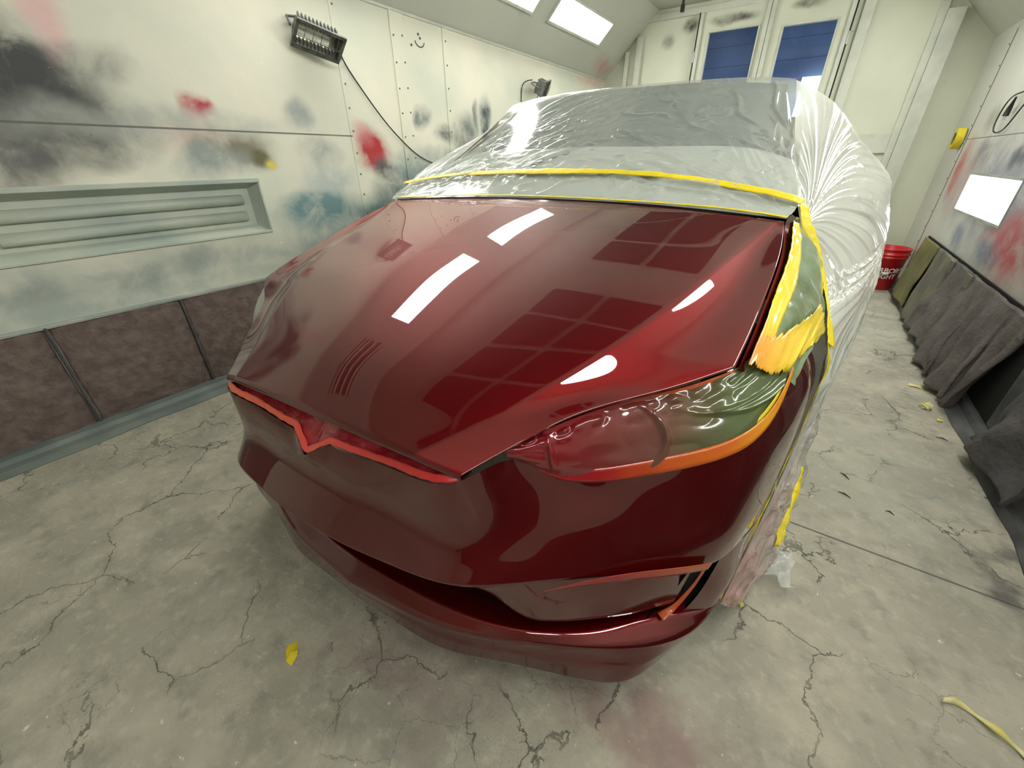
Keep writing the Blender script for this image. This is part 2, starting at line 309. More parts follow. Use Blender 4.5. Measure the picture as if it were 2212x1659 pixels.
def film(name, opac, tint=(.78,.82,.78), wr=.5, pink=None):
    """thin wrinkled polythene: part see-through, part milky, glossy"""
    m,nt,p=newmat(name); out=nt.nodes['Material Output']
    p.inputs['Base Color'].default_value=col(tint); p.inputs['Roughness'].default_value=.16; p.inputs['Specular IOR Level'].default_value=.9
    tc=N(nt,'ShaderNodeTexCoord'); mp=N(nt,'ShaderNodeMapping'); mp.inputs['Scale'].default_value=(3,1,1.4); mp.inputs['Rotation'].default_value=(.5,.4,.6)
    nt.links.new(tc.outputs['Object'],mp.inputs[0])
    a=N(nt,'ShaderNodeTexNoise',noise_type='RIDGED_MULTIFRACTAL',ins={'Scale':2.2,'Detail':3,'Distortion':1.2}); nt.links.new(mp.outputs[0],a.inputs['Vector'])
    b=N(nt,'ShaderNodeTexNoise',ins={'Scale':16,'Detail':3,'Distortion':1.5}); nt.links.new(mp.outputs[0],b.inputs['Vector'])
    ad=N(nt,'ShaderNodeMath',operation='MULTIPLY_ADD'); nt.links.new(b.outputs['Fac'],ad.inputs[0]); ad.inputs[1].default_value=.5; nt.links.new(a.outputs['Fac'],ad.inputs[2])
    bp=N(nt,'ShaderNodeBump',ins={'Strength':wr,'Distance':.02}); nt.links.new(ad.outputs[0],bp.inputs['Height']); nt.links.new(bp.outputs[0],p.inputs['Normal'])
    if pink:
        cx,cr=pink
        sep=N(nt,'ShaderNodeSeparateXYZ'); nt.links.new(tc.outputs['Object'],sep.inputs[0])
        r=N(nt,'ShaderNodeMapRange',ins={'From Min':cx,'From Max':cx+cr,'To Min':1,'To Max':0}); nt.links.new(sep.outputs[1],r.inputs['Value'])
        nn=N(nt,'ShaderNodeTexNoise',ins={'Scale':9,'Detail':4}); nt.links.new(tc.outputs['Object'],nn.inputs['Vector'])
        mm=N(nt,'ShaderNodeMath',operation='MULTIPLY'); nt.links.new(r.outputs[0],mm.inputs[0]); nt.links.new(nn.outputs['Fac'],mm.inputs[1])
        m3=N(nt,'ShaderNodeMath',operation='MULTIPLY',use_clamp=True); nt.links.new(mm.outputs[0],m3.inputs[0]); m3.inputs[1].default_value=1.7
        mx=N(nt,'ShaderNodeMix',data_type='RGBA'); mx.inputs['A'].default_value=col(tint); mx.inputs['B'].default_value=(.62,.22,.22,1); nt.links.new(m3.outputs[0],mx.inputs['Factor']); nt.links.new(mx.outputs['Result'],p.inputs['Base Color'])
    tr=N(nt,'ShaderNodeBsdfTransparent'); ms=N(nt,'ShaderNodeMixShader'); ms.inputs[0].default_value=opac
    nt.links.new(tr.outputs[0],ms.inputs[1]); nt.links.new(p.outputs[0],ms.inputs[2]); nt.links.new(ms.outputs[0],out.inputs[0])
    return m
M_FILM=film('clear_polythene',.42,(.55,.60,.55),.03)
M_FILM2=film('milky_polythene',.80,(.56,.58,.52),.06)
M_FILM3=film('thin_polythene',.30,(.75,.78,.74),.4)
M_FILMP=film('oversprayed_polythene',.75,(.70,.68,.62),.7,pink=(.44,.34))
def grad_mat(name, a, b, u0, u1, rough=.3, axis=0, mid=None, bump=.25, bscale=25, coat=.3, nz=.35):
    """masking material whose colour goes from a to b with the paint mist that reached it"""
    m,nt,p=newmat(name); p.inputs['Roughness'].default_value=rough; p.inputs['Coat Weight'].default_value=coat; p.inputs['Coat Roughness'].default_value=.08
    tc=N(nt,'ShaderNodeTexCoord'); sep=N(nt,'ShaderNodeSeparateXYZ'); nt.links.new(tc.outputs['Object'],sep.inputs[0])
    nn=N(nt,'ShaderNodeTexNoise',ins={'Scale':9,'Detail':4}); nt.links.new(tc.outputs['Object'],nn.inputs['Vector'])
    r=N(nt,'ShaderNodeMapRange',ins={'From Min':u0,'From Max':u1}); nt.links.new(sep.outputs[axis],r.inputs['Value'])
    ad=N(nt,'ShaderNodeMath',operation='MULTIPLY_ADD'); nt.links.new(nn.outputs['Fac'],ad.inputs[0]); ad.inputs[1].default_value=nz; nt.links.new(r.outputs[0],ad.inputs[2])
    sb=N(nt,'ShaderNodeMath',operation='SUBTRACT',use_clamp=True); nt.links.new(ad.outputs[0],sb.inputs[0]); sb.inputs[1].default_value=nz*.5
    cr=N(nt,'ShaderNodeValToRGB'); cr.color_ramp.elements[0].color=col(a); cr.color_ramp.elements[1].color=col(b)
    if mid: e=cr.color_ramp.elements.new(.5); e.color=col(mid)
    nt.links.new(sb.outputs[0],cr.inputs[0]); nt.links.new(cr.outputs[0],p.inputs['Base Color'])
    add_bump(nt,p,bump,bscale,.006); return m
RED=(.30,.008,.012); ORANGE=(.75,.17,.01); YEL=(.76,.60,.006); GREEN=(.10,.14,.055); GREEN2=(.17,.24,.12)
M_TAPE=simple('yellow_masking_tape',YEL,.45,bump=.3,bscale=60,vary=(.66,.52,.01))
M_TAPE_HL=grad_mat('tape_red_to_yellow',RED,(.80,.50,.01),.52,.90,mid=(.66,.13,.01))
M_TAPE_WING=grad_mat('tape_winglet_misted',(.16,.006,.012),(.62,.20,.02),.42,.86,mid=(.38,.03,.02))
M_TAPE_EDGE=grad_mat('tape_orange_to_yellow',(.70,.22,.02),(.82,.66,.02),.45,.62,axis=1,rough=.15,coat=1,bump=.5)
M_TAPE_PATCH=grad_mat('tape_patch_orange_to_yellow',(.72,.20,.02),(.80,.62,.02),.70,.80,rough=.3,coat=.6,bump=.5)
M_TAPE_SLOT=grad_mat('tape_oversprayed_slot',(.75,.14,.05),(.40,.015,.02),-.35,.35,mid=(.62,.07,.05),bump=.5)
M_TAPE_WHITE=simple('pale_tape_back',(.70,.62,.16),.5,vary=(.74,.70,.45),vscale=30)
M_MASK_HL=grad_mat('green_film_red_mist',(.20,.008,.014),GREEN,.45,.72,rough=.22,mid=(.15,.045,.035),coat=.8,bump=.25,bscale=14)
M_MASK_GREEN=simple('green_masking_film',GREEN2,.3,coat=.3,vary=(.11,.16,.07),bump=.6,bscale=12,bdist=.02)
M_MASK_RED=simple('red_misted_film',(.28,.008,.015),.2,coat=.7,vary=(.42,.04,.05),vscale=20,bump=.9,bscale=28,bdist=.01)

# ================================================================== ROOM
XL,XR,YB,YF,ZW,ZC=-2.6,.95,6.0,-2.8,2.0,2.6
f=MB().add([(XL,YF,0),(XR,YF,0),(XR,YB,0),(XL,YB,0),(XL,YF,-.05),(XR,YF,-.05),(XR,YB,-.05),(XL,YB,-.05)],[(0,1,2,3),(7,6,5,4),(0,4,5,1),(1,5,6,2),(2,6,7,3),(3,7,4,0)])
struct(f.build('floor',M_FLOOR))
def holed(xf, ys, zs, holes):
    """wall slab at x=xf split so that the rectangles in holes stay open"""
    m=MB()
    for i in range(len(ys)-1):
        for j in range(len(zs)-1):
            yc=(ys[i]+ys[i+1])/2; zc=(zs[j]+zs[j+1])/2
            if any(a<yc<b and c<zc<d for a,b,c,d in holes): continue
            m.add([(xf,ys[i],zs[j]),(xf,ys[i+1],zs[j]),(xf,ys[i+1],zs[j+1]),(xf,ys[i],zs[j+1])],[(0,1,2,3)])
    return m
REC=(.19,1.285,.78,1.03)
struct(holed(XL,[YF,.19,1.285,YB],[0,.78,1.03,ZW],[REC]).build('wall_left',M_LEFT))
SIDE=(3.62,4.70,.77,1.0)
struct(holed(XR,[YF,3.62,4.70,YB],[0,.77,1.0,ZW],[SIDE]).build('wall_right',M_RIGHT))
pf=[(XL,ZW),(XL+.6,ZC),(XR-.6,ZC),(XR,ZW)]
m=MB()
for a,b in zip(pf[:-1],pf[1:]): m.add([(a[0],YF,a[1]),(b[0],YF,b[1]),(b[0],YB,b[1]),(a[0],YB,a[1])],[(0,1,2,3)])
struct(m.build('ceiling',M_CEIL))
M_FRONT=simple('front_wall_paint',(.50,.51,.44),.6,vary=(.42,.44,.38))
struct(MB().add([(XL,YF,0),(XR,YF,0),(XR,YF,ZW),(XR-.6,YF,ZC),(XL+.6,YF,ZC),(XL,YF,ZW)],[(0,1,2,3,4,5)]).build('wall_front',M_FRONT))
# back wall: panels round a pair of glazed door leaves
m=MB()
def bq(m,x0,x1,z0,z1,y=YB): m.add([(x0,y,z0),(x1,y,z0),(x1,y,z1),(x0,y,z1)],[(0,1,2,3)])
bq(m,XL,-1.52,0,ZW); m.add([(XL,YB,ZW),(-1.52,YB,ZW),(-1.52,YB,2.52),(XL+.52,YB,2.52)],[(0,1,2,3)])
bq(m,-.11,XR,0,ZW); m.add([(-.11,YB,ZW),(XR,YB,ZW),(XR-.52,YB,2.52),(-.11,YB,2.52)],[(0,1,2,3)])
m.add([(XL+.52,YB,2.52),(XR-.52,YB,2.52),(XR-.6,YB,ZC),(XL+.6,YB,ZC)],[(0,1,2,3)])
struct(m.build('wall_back',M_BACK))
# raised members on the back wall
tn=[0]
def trim(m, mat=M_TRIM, bv=.004):
    tn[0]+=1; o=struct(m.build('trim_%d'%tn[0],mat)); 
    if bv: bevel(o,bv)
    return o
trim(MB().box((-2.10,5.965,2.50),(.38,YB,2.56)))                          # head rail over the doors
trim(MB().box((-2.34,5.95,0),(-2.29,YB,2.26)))
trim(MB().box((-2.20,5.93,0),(-2.13,YB,2.38)))
trim(MB().box((.56,5.93,0),(.68,YB,2.235)))
trim(MB().box((.03,5.97,1.15),(.50,YB,1.32)).box((-.06,5.972,0),(.03,YB,2.46)).box((.50,5.972,0),(.56,YB,2.3)))
def rivets(parent, pts, r=.006, x=XL, d=1):
    first=None
    for (y,z) in pts:
        if first is None:
            m=MB(); m.tube([(x,y,z),(x+d*.004,y,z)],r,8); first=m.build('screw',M_SCREW,parent); base=(y,z)
        else:
            c=first.copy(); link(c,parent); c.location=(0,y-base[0],z-base[1])
a=trim(MB().box((XL,2.415,.53),(XL+.008,2.535,1.995)),M_LEFT,.003)
rivets(a,[(2.435,z) for z in np.arange(.7,1.95,.145)]+[(2.515,z+.01) for z in np.arange(.7,1.95,.145)],x=XL+.008)
a=trim(MB().box((XL,2.925,.53),(XL+.006,2.985,1.995)),M_LEFT,.002)
rivets(a,[(2.955,z) for z in np.arange(.75,1.98,.145)],x=XL+.006)
a=trim(MB().box((XL,1.965,.53),(XL+.003,2.02,1.995)),M_LEFT,.001)
rivets(a,[(1.99,z) for z in np.arange(.80,1.95,.125)],x=XL+.003)
a=trim(MB().box((XR-.004,5.35,.02),(XR,5.40,1.99)),M_RIGHT,.001)
rivets(a,[(5.375,z) for z in np.arange(.3,1.9,.13)],x=XR-.004,d=-1)
trim(MB().box((XL,YF,1.985),(XL+.012,YB,2.0)),M_TRIM,0)
# kerbs at the foot of the side walls
def kerb(x0,x1,h,mat,seed):
    ys=np.linspace(YF,YB,180); r=np.random.default_rng(seed); w=np.interp(ys,np.linspace(YF,YB,46),r.random(46))*.022
    s=1 if x1>x0 else -1
    G=np.array([[(x0,y,h),(x0+(x1-x0)*.45,y,h),(x0+(x1-x0)*.55,y,h*.55),(x0+(x1-x0)*.8,y,h*.5),(x1+s*(k-.011),y,.004),(x1+s*(k-.011),y,-.002)] for y,k in zip(ys,w)])
    o=MB().grid(G,0,s<0).build('trim_%d'%(tn[0]+1),mat,smooth=False); tn[0]+=1; return struct(o)
kerb(XL,XL+.17,.035,M_KERB,3); kerb(XR,XR-.09,.055,M_KERBR,5)

# door leaves with windows
def door_leaf(n,x0,x1,win,hinge_x,handed):
    root=MB()
    y=5.985; wx0,wx1,wz0,wz1=win
    for a in ((x0,x1,0,wz0),(x0,x1,wz1,2.50),(x0,wx0,wz0,wz1),(wx1,x1,wz0,wz1)): root.box((a[0],y-.02,a[2]),(a[1],y+.02,a[3]))
    o=struct(root.build('door_%d'%n,M_BACK)); 
    fr=MB()                                   # bead around the pane
    e=.014
    for a in ((wx0-e,wx1+e,wz0-e,wz0),(wx0-e,wx1+e,wz1,wz1+e),(wx0-e,wx0,wz0,wz1),(wx1,wx1+e,wz0,wz1)): fr.box((a[0],y-.032,a[2]),(a[1],y-.02,a[3]))
    bevel(fr.build('window_bead',M_TRIM,o),.003)
    st=MB().box((x0,y-.05,0),(x0+.04,y-.02,2.5)).box((x1-.04,y-.05,0),(x1,y-.02,2.5)); bevel(st.build('stile',M_TRIM,o),.004)
    MB().box((hinge_x-.006,y-.052,0),(hinge_x+.006,y-.019,2.5)).build('door_gap',M_SLOT,o)
    pane=MB().box((wx0,y-.004,wz0),(wx1,y+.004,wz1)).build('window_pane',M_PANE,o)
    for z in (2.12,1.2,.3):
        h=MB().tube([(hinge_x,y-.045,z-.05),(hinge_x,y-.045,z+.05)],.011,10).box((hinge_x-.035,y-.028,z+.045),(hinge_x+.035,y-.02,z+.052))
        h.build('hinge',M_METAL,o)
    return o
m_,nt_,p_=newmat('window_glass'); p_.inputs['Transmission Weight'].default_value=1; p_.inputs['Roughness'].default_value=.02; p_.inputs['Base Color'].default_value=(.9,.95,1,1); p_.inputs['IOR'].default_value=1.3
M_PANE=m_
door_leaf(1,-1.52,-.835,(-1.40,-.92,1.50,2.32),-1.52,1)
door_leaf(2,-.83,-.115,(-.685,-.235,1.50,2.28),-.112,-1)
# beyond the doors: the workshop wall, corrugated and bluish, with a bright opening low down
M_SHED=simple('blue_grey_cladding',(.15,.20,.30),.6,vary=(.09,.12,.19),vscale=1.5)
m=MB(); zs=np.arange(0,6.01,.28)
for z in zs[:-1]: m.box((-6,9.5,z),(4,9.6,z+.276))
struct(m.build('wall_beyond',M_SHED))
struct(MB().box((-6,6.1,-.05),(4,9.6,0)).build('floor_beyond',simple('outer_concrete',(.3,.3,.3),.8)))
o=MB().box((-.62,9.3,.6),(.9,9.36,2.24)).build('lit_doorway',emis('daylight',(.85,.93,1),5)); struct(o); o.name='bright_opening'  # glowing box stands in for the light of the bright opening
ld=bpy.data.lights.new('shed_fill_light','AREA'); ld.energy=150; ld.size=3; ld.color=(.65,.8,1); lo=bpy.data.objects.new('shed_fill_light',ld); lo.location=(-1,7.6,4.4); lo.rotation_euler=(math.radians(-35)+PI*0,0,0); link(lo)  # unseen fill lamp added to brighten the wall beyond the doors

# ---------------------------------------------------------------- light fixtures
def slope_fixture(y0,side,lit,label,group):
    """fluorescent box set on the 45 degree slope"""
    s=1 if side=='L' else -1; X0=XL if side=='L' else XR
    root=thing('ceiling_light_fixture',label,'light fixture',(X0+s*.30,y0+.565,ZW+.30),0,group)
    ax=np.array([s*.7071,0,.7071]); nn=np.array([s*.7071,0,-.7071]); L_=.565; h=.125
    fr=MB()
    for a,b in ((-h,-h+.02),(h-.02,h)):
        fr.obox(ax*(a+b)/2+nn*.008,ax*abs(b-a)/2,(0,L_,0),nn*.012)
    for a in (-L_+.01,L_-.01): fr.obox((0,a,0)+nn*.008,ax*(h-.02),(0,.01,0),nn*.012)
    fr.build('frame',M_TRIM,root)
    if lit:
        MB().obox(nn*.004,ax*(h-.02),(0,L_-.02,0),nn*.004).build('lens',M_LIT,root)
    else:
        MB().obox(nn*.001,ax*(h-.02),(0,L_-.02,0),nn*.002).build('back_tray',M_BACK_TRAY,root)
        for k in (-.075,0,.075):
            t=MB().tube([(0,-L_+.03,0)+ax*k+nn*.022,(0,L_-.03,0)+ax*k+nn*.022],.013,8); t.build('tube',M_TUBE,root)
    return root
M_BACK_TRAY=simple('dark_grey_tray',(.12,.13,.12),.6)  # even dark grey for the tray behind the bare tubes
LY=[(-1.30,'first'),(0.02,'unlit'),(1.37,'n2'),(2.70,'n3'),(4.03,'n4')]
slope_fixture(4.09,'L',True,'lit light panel on the left ceiling slope, nearest the back doors','lit panels on the left slope')
slope_fixture(2.71,'L',True,'lit light panel on the left ceiling slope, cut by the top edge of the photo','lit panels on the left slope')
slope_fixture(1.22,'L',True,'lit light panel on the left slope, third from the doors, mirrored on the hood','lit panels on the left slope')
slope_fixture(-.20,'L',False,'unlit light fixture with bare tubes on the left slope, mirrored in the hood front',None)
RL=['lit light panel on the right slope, nearest the back doors','lit light panel on the right slope, second from the doors','lit light panel on the right slope, above the car nose','lit light panel on the right slope, beside the camera','lit light panel on the right slope, behind the camera']
for i,y in enumerate((4.09,2.71,1.22,-.20,-1.55)): slope_fixture(y,'R',True,RL[i],'lit panels on the right slope')
# side wall fixtures
t=thing('side_light_fixture','long unlit recessed light fixture in the left wall, fogged with overspray','light fixture',(XL,.7375,.905))
m=MB(); y0,y1,z0,z1=-.5475,.5475,-.125,.125; d=-.07
for q in ([(0,y0,z0),(0,y1,z0),(d,y1-.03,z0+.03),(d,y0+.03,z0+.03)],[(0,y1,z0),(0,y1,z1),(d,y1-.03,z1-.03),(d,y1-.03,z0+.03)],[(0,y1,z1),(0,y0,z1),(d,y0+.03,z1-.03),(d,y1-.03,z1-.03)],[(0,y0,z1),(0,y0,z0),(d,y0+.03,z0+.03),(d,y0+.03,z1-.03)],[(d,y0+.03,z0+.03),(d,y1-.03,z0+.03),(d,y1-.03,z1-.03),(d,y0+.03,z1-.03)]): m.add(q,[(0,1,2,3)])
M_TRAY=simple('oversprayed_tray',(.50,.54,.46),.45,vary=(.36,.42,.38),vscale=3)
m.build('tray',M_TRAY,t)
for z in (-.045,.04): MB().tube([(d+.010,y0+.05,z),(d+.010,y1-.08,z)],.026,16).build('tube',M_TRAY,t,smooth=True)
m=MB().box((0,y0-.01,z1),(.014,y1+.01,z1+.022)).box((0,y1,z0),(.008,y1+.012,z1)).box((0,y0-.01,z0-.014),(.010,y1+.01,z0)); bevel(m.build('frame',M_TRAY,t),.003)
t=thing('side_light_fixture','lit square-cornered light panel set low in the right wall','light fixture',(XR,4.16,.885))
MB().box((.0,-.54,-.115),(.02,.54,.115)).build('lens',M_LITSIDE,t)
m=MB()
for a in ((-.555,.555,.115,.13),(-.555,.555,-.13,-.115),(-.555,-.54,-.115,.115),(.54,.555,-.115,.115)): m.box((-.006,a[0],a[2]),(0,a[1],a[3]))
m.build('frame',M_METAL,t)
# ceiling filter banks
filt0=None
def ceil_filter(x,y,w,l):
    global filt0
    if filt0 is None:
        filt0=thing('ceiling_filter','square dark filter pad in the ceiling grid, seen mirrored in the hood','filter',(x,y,ZC-.012),0,'ceiling filters over the car')
        bevel(MB().box((-w/2,-l/2,-.01),(w/2,l/2,.01)).build('pad',M_FILTER,filt0),.006); return filt0
    c=copy_tree(filt0); c.location=(x,y,ZC-.012); return c
FX=[-1.065,-.535]; FYS=[.38,.90,1.41,1.92, 3.09,3.61,4.12,4.64]
for yy in FYS:
    for xx in FX: ceil_filter(xx,yy,.47,.455)

# ---------------------------------------------------------------- filters along the foot of the left wall
def left_filter(y0,y1,label,seed,fold):
    ny,nz=60,34; ys=np.linspace(y0,y1,ny); zs=np.linspace(.022,.508,nz)
    n1=vnoise((ny,nz),(9,5),seed); n2=vnoise((ny,nz),(6,18) if fold else (18,8),seed+1)
    ex=np.minimum(np.linspace(0,1,ny)*8,1)*np.minimum(np.linspace(1,0,ny)*8,1)
    X=XL+.012+.012*ex[:,None]+.006*n1+.006*n2
    G=np.stack([X,np.repeat(ys[:,None],nz,1)+.004*n2,np.repeat(zs[None],ny,0)+(.012*n1)*(np.linspace(1,0,nz)[None]>.9)],2)
    o=MB().grid(G).build('wall_filter',M_MAUVE,smooth=True); solid(o,.008,1)
    return tag(o,label,'filter','brown filter pads along the left wall')
left_filter(-.30,.205,'mauve-brown filter pad at the left edge of the photo, left wall foot',1,False)
left_filter(.225,.712,'mauve-brown rippled filter pad, the middle one at the left wall foot',2,True)
left_filter(.726,1.215,'mauve-brown filter pad beside the car, right of the rippled one',3,True)
left_filter(1.23,1.72,'brown filter pad on the left wall hidden behind the car nose',4,True)
left_filter(-.81,-.32,'brown filter pad on the left wall beside the camera',6,False)
trim(MB().box((XL,-.9,.508),(XL+.03,2.4,.522)),M_METAL,.002)
trim(MB().box((XL,.209,.03),(XL+.032,.219,.515)),M_PADDARK,.002)
trim(MB().box((XL,.714,.03),(XL+.026,.724,.515)),M_PADDARK,.002)
# ---------------------------------------------------------------- pads on the right wall
def right_pad(y0,y1,mat,label,seed,flare=.05,ztop=.515,skew=0,zb=.05,y0b=None,y1b=None,amp=.02):
    ny,nz=36,40; a=np.linspace(0,1,ny); b=np.linspace(0,1,nz)
    y0b=y0 if y0b is None else y0b; y1b=y1 if y1b is None else y1b
    A,Bt=np.meshgrid(a,b,indexing='ij')
    Y=(y0+(y1-y0)*A)*(1-Bt)+(y0b+(y1b-y0b)*A)*Bt
    n1=vnoise((ny,nz),(4,3),seed); n2=vnoise((ny,nz),(9,4),seed+9)
    Z=ztop+(zb-ztop)*Bt+.015*n1*Bt
    X=XR-.02-flare*Bt**1.5-.004-amp*(.5+n1)*(.3+Bt)-amp*.6*(n2)*Bt-skew*A*Bt
    ph=rng.random()*6; X=X-amp*.55*(1+np.sin(A*(9+seed%3*3)+Bt*2.2+ph))*np.clip(Bt*1.6,0,1)
    o=MB().grid(np.stack([X,Y+.02*n2*Bt,Z],2),0,True).build('wall_filter',mat,smooth=True); solid(o,.014,0)
    return tag(o,label,'filter','filter pads along the right wall')
right_pad(4.47,5.02,M_OLIVE,'olive yellow filter pad, nearest the red bucket on the right wall',21,y0b=4.42,y1b=4.98)
right_pad(3.93,4.42,M_PADPALE,'pale grey-olive filter pad, second from the red bucket',22,y0b=3.88,y1b=4.33,zb=.02)
right_pad(3.52,3.95,M_PADGREY,'grey filter pad with a pale top corner, third from the bucket',23,y0b=3.42,y1b=3.9,amp=.03)
right_pad(3.14,3.50,M_PADGREY,'creased grey-brown filter pad, fourth from the bucket',24,y0b=3.02,y1b=3.40,amp=.04,zb=.02)
right_pad(2.76,3.16,M_PADGREY,'sagging grey filter pad, fifth from the bucket, with long folds',25,y0b=2.70,y1b=3.10,amp=.045,zb=.03)
right_pad(2.50,2.80,M_PADGREY,'hanging grey filter pad whose loose corner reaches the floor',26,y0b=2.62,y1b=2.78,amp=.03,zb=.02,skew=-.02)
right_pad(1.75,2.25,M_PADDARK,'dark crumpled filter pad slumped at the right edge of the photo',27,flare=.02,y0b=1.80,y1b=2.28,amp=.045,ztop=.34,zb=.05)
o=MB().box((XR-.012,-2.0,.06),(XR,2.45,.50)).build('wall_filter',M_KERBR); tag(o,'long dark grimy panel low on the right wall, near the camera','panel')
trim(MB().box((XR-.010,2.45,.03),(XR-.002,5.05,.52)),M_SLOT,0)  # black sheet painted in for the shade of the recess behind the pads
# two light corners of the grey pads
for y in (3.90,3.46):
    o=MB().box((XR-.055,y-.05,.44),(XR-.042,y+.05,.515)).build('pale_pad_flap',M_PADPALE); bevel(o,.004)
    tag(o,'small pale folded flap on top of the grey filter pads, the %s one'%('farther' if y>3.6 else 'nearer'),'flap')

# ---------------------------------------------------------------- flood lamps and cables on the left wall
def flood_lamp(loc,d,label,cat='work lamp',sc=1.0):
    """halogen work lamp: ribbed trapezoid housing, reflector, wire guard, bracket. d = direction it shines"""
    t=thing('flood_lamp',label,cat,loc)
    d=np.array(d,float); d/=np.linalg.norm(d); w=np.array([0,1.,0]); w-=d*(w@d); w/=np.linalg.norm(w); u=np.cross(w,d)
    W,Hh,D=.125*sc,.068*sc,.085*sc
    def P(a,b,c): return a*w+b*u+c*d
    fr=[P(-W,-Hh,D),P(W,-Hh,D),P(W,Hh,D),P(-W,Hh,D)]; bk=[P(-W*.85,-Hh*.45,0),P(W*.85,-Hh*.45,0),P(W*.85,Hh*.5,0),P(-W*.85,Hh*.5,0)]
    m=MB().add(fr+bk,[(0,1,5,4),(1,2,6,5),(2,3,7,6),(3,0,4,7),(4,5,6,7)]); o=m.build('housing',M_LAMPBODY,t); solid(o,.004,0)
    m=MB()
    for k in range(11):
        a=-W*.8+k*W*.16
        for s in (1,-1): m.obox(P(a,s*Hh*.72,D*.45),w*.003,u*.007+d*(.002),d*D*.42)
    m.build('cooling_fin',M_LAMPBODY,t)
    m=MB(); e=.008
    for a in ((P(0,Hh,D+.003),w*(W+e),u*e,d*.006),(P(0,-Hh,D+.003),w*(W+e),u*e,d*.006),(P(W,0,D+.003),w*e,u*Hh,d*.006),(P(-W,0,D+.003),w*e,u*Hh,d*.006)): m.obox(*a)
    m.build('front_rim',M_LAMPBODY,t)
    # curved reflector and tube bulb
    G=np.array([[P(a,Hh*.9*math.sin(s),D*(1-.75*math.cos(s))+.0) for s in np.linspace(-PI/2,PI/2,10)] for a in np.linspace(-W*.9,W*.9,6)])
    MB().grid(G).build('reflector',M_REFL,t,smooth=True)
    MB().tube([P(-W*.55,0,D*.5),P(W*.55,0,D*.5)],.006*sc).build('bulb',M_TUBE,t)
    m=MB()
    for k in range(5):
        a=-W*.7+k*W*.35; m.tube([P(a,Hh*math.sin(s),D+.006+.02*math.cos(s)) for s in np.linspace(-PI/2,PI/2,9)],.0018,5)
    m.tube([P(-W,0,D+.02),P(W,0,D+.02)],.0018,5); m.build('wire_guard',M_LAMPBODY,t)
    m=MB().tube([P(-W-.012,0,D*.5),P(-W-.012,0,-.02),P(-W*.5,0,-.055),P(W*.5,0,-.055),P(W+.012,0,-.02),P(W+.012,0,D*.5)],.006,6); m.build('bracket',M_LAMPBODY,t)
    return t
flood_lamp((XL+.06,1.80,1.77),(.62,-.25,-.70),'grey ribbed flood lamp with wire guard, high on the left wall near the camera',sc=1.0)
flood_lamp((XL+.10,4.16,1.76),(.75,.35,-.38),'small dark flood lamp on the left wall beyond the car roof',sc=1.0)
def cable(name,pts,r,label,cat='cable'):
    o=MB().tube(curve(pts,60),r,6).build(name,M_CABLE,smooth=True); return tag(o,label,cat)
cable('lamp_cable',[(XL+.06,1.93,1.74),(XL+.015,2.0,1.66),(XL+.012,2.08,1.56),(XL+.02,2.26,1.36),(XL+.022,2.40,1.245),(XL+.02,2.54,1.16),(XL+.012,2.72,1.105),(XL+.012,2.95,1.09),(XL+.02,3.3,1.12),(XL+.01,3.6,1.05)],.0042,'long black cable sagging from the near flood lamp along the left wall')
cable('lamp_cable',[(XL+.06,4.12,1.80),(XL+.02,4.02,1.76),(XL+.012,4.0,1.66),(XL+.02,4.0,1.5),(XL+.01,4.05,1.3)],.005,'black cable hanging down from the small far flood lamp')
cable('lamp_cable',[(XL+.13,4.12,1.68),(XL+.10,4.13,1.60),(XL+.10,4.16,1.4)],.004,'thin black lead under the small far flood lamp')
tag(MB().tube([(-1.67,5.75,2.60),(-1.67,5.75,2.55)],.012,8).tube([(-1.67,5.75,2.55),(-1.67,5.75,2.49)],.022,10).build('sprinkler_head',M_DARK,smooth=False),'short dark sprinkler nozzle hanging from the ceiling in front of the doors','sprinkler')
m=MB()
m.tube([(XL+.002,2.684+.045*math.cos(a),1.870+.035*math.sin(a)) for a in np.linspace(PI*1.05,PI*1.95,12)],.0035,5)
for yy,zz in ((2.675,1.905),(2.69,1.885),(2.60,1.835)): m.tube([(XL+.001,yy,zz),(XL+.004,yy,zz)],.008,8)
tag(m.build('painted_mark',M_PADDARK),'small dark smiling mark sprayed on the left wall, upper right of the flood lamp','mark')
# cord with plug on the right wall
t=thing('extension_cord','black electric cord with plug looped on the right wall above the light panel','cord',(XR-.02,4.45,1.36))
q=curve([(0,-.35,.25),(0,-.18,.12),(-.01,.02,.10),(-.01,.14,.02),(-.01,.13,-.07),(0,.0,-.10),(0,-.12,-.06),(0,-.22,.02),(0,-.4,.1)],60); MB().tube(q,.0045,6).build('cord',M_CABLE,t,smooth=True)
m=MB().tube([(-.01,-.05,.09),(-.012,-.03,.03),(-.012,-.02,-.01)],[.005,.014,.016],8); m.build('plug',M_CABLE,t,smooth=True)
m=MB().box((-.02,-.03,-.035),(-.018,-.025,-.01)).box((-.008,-.018,-.035),(-.006,-.013,-.01)); m.build('prong',M_METAL,t)
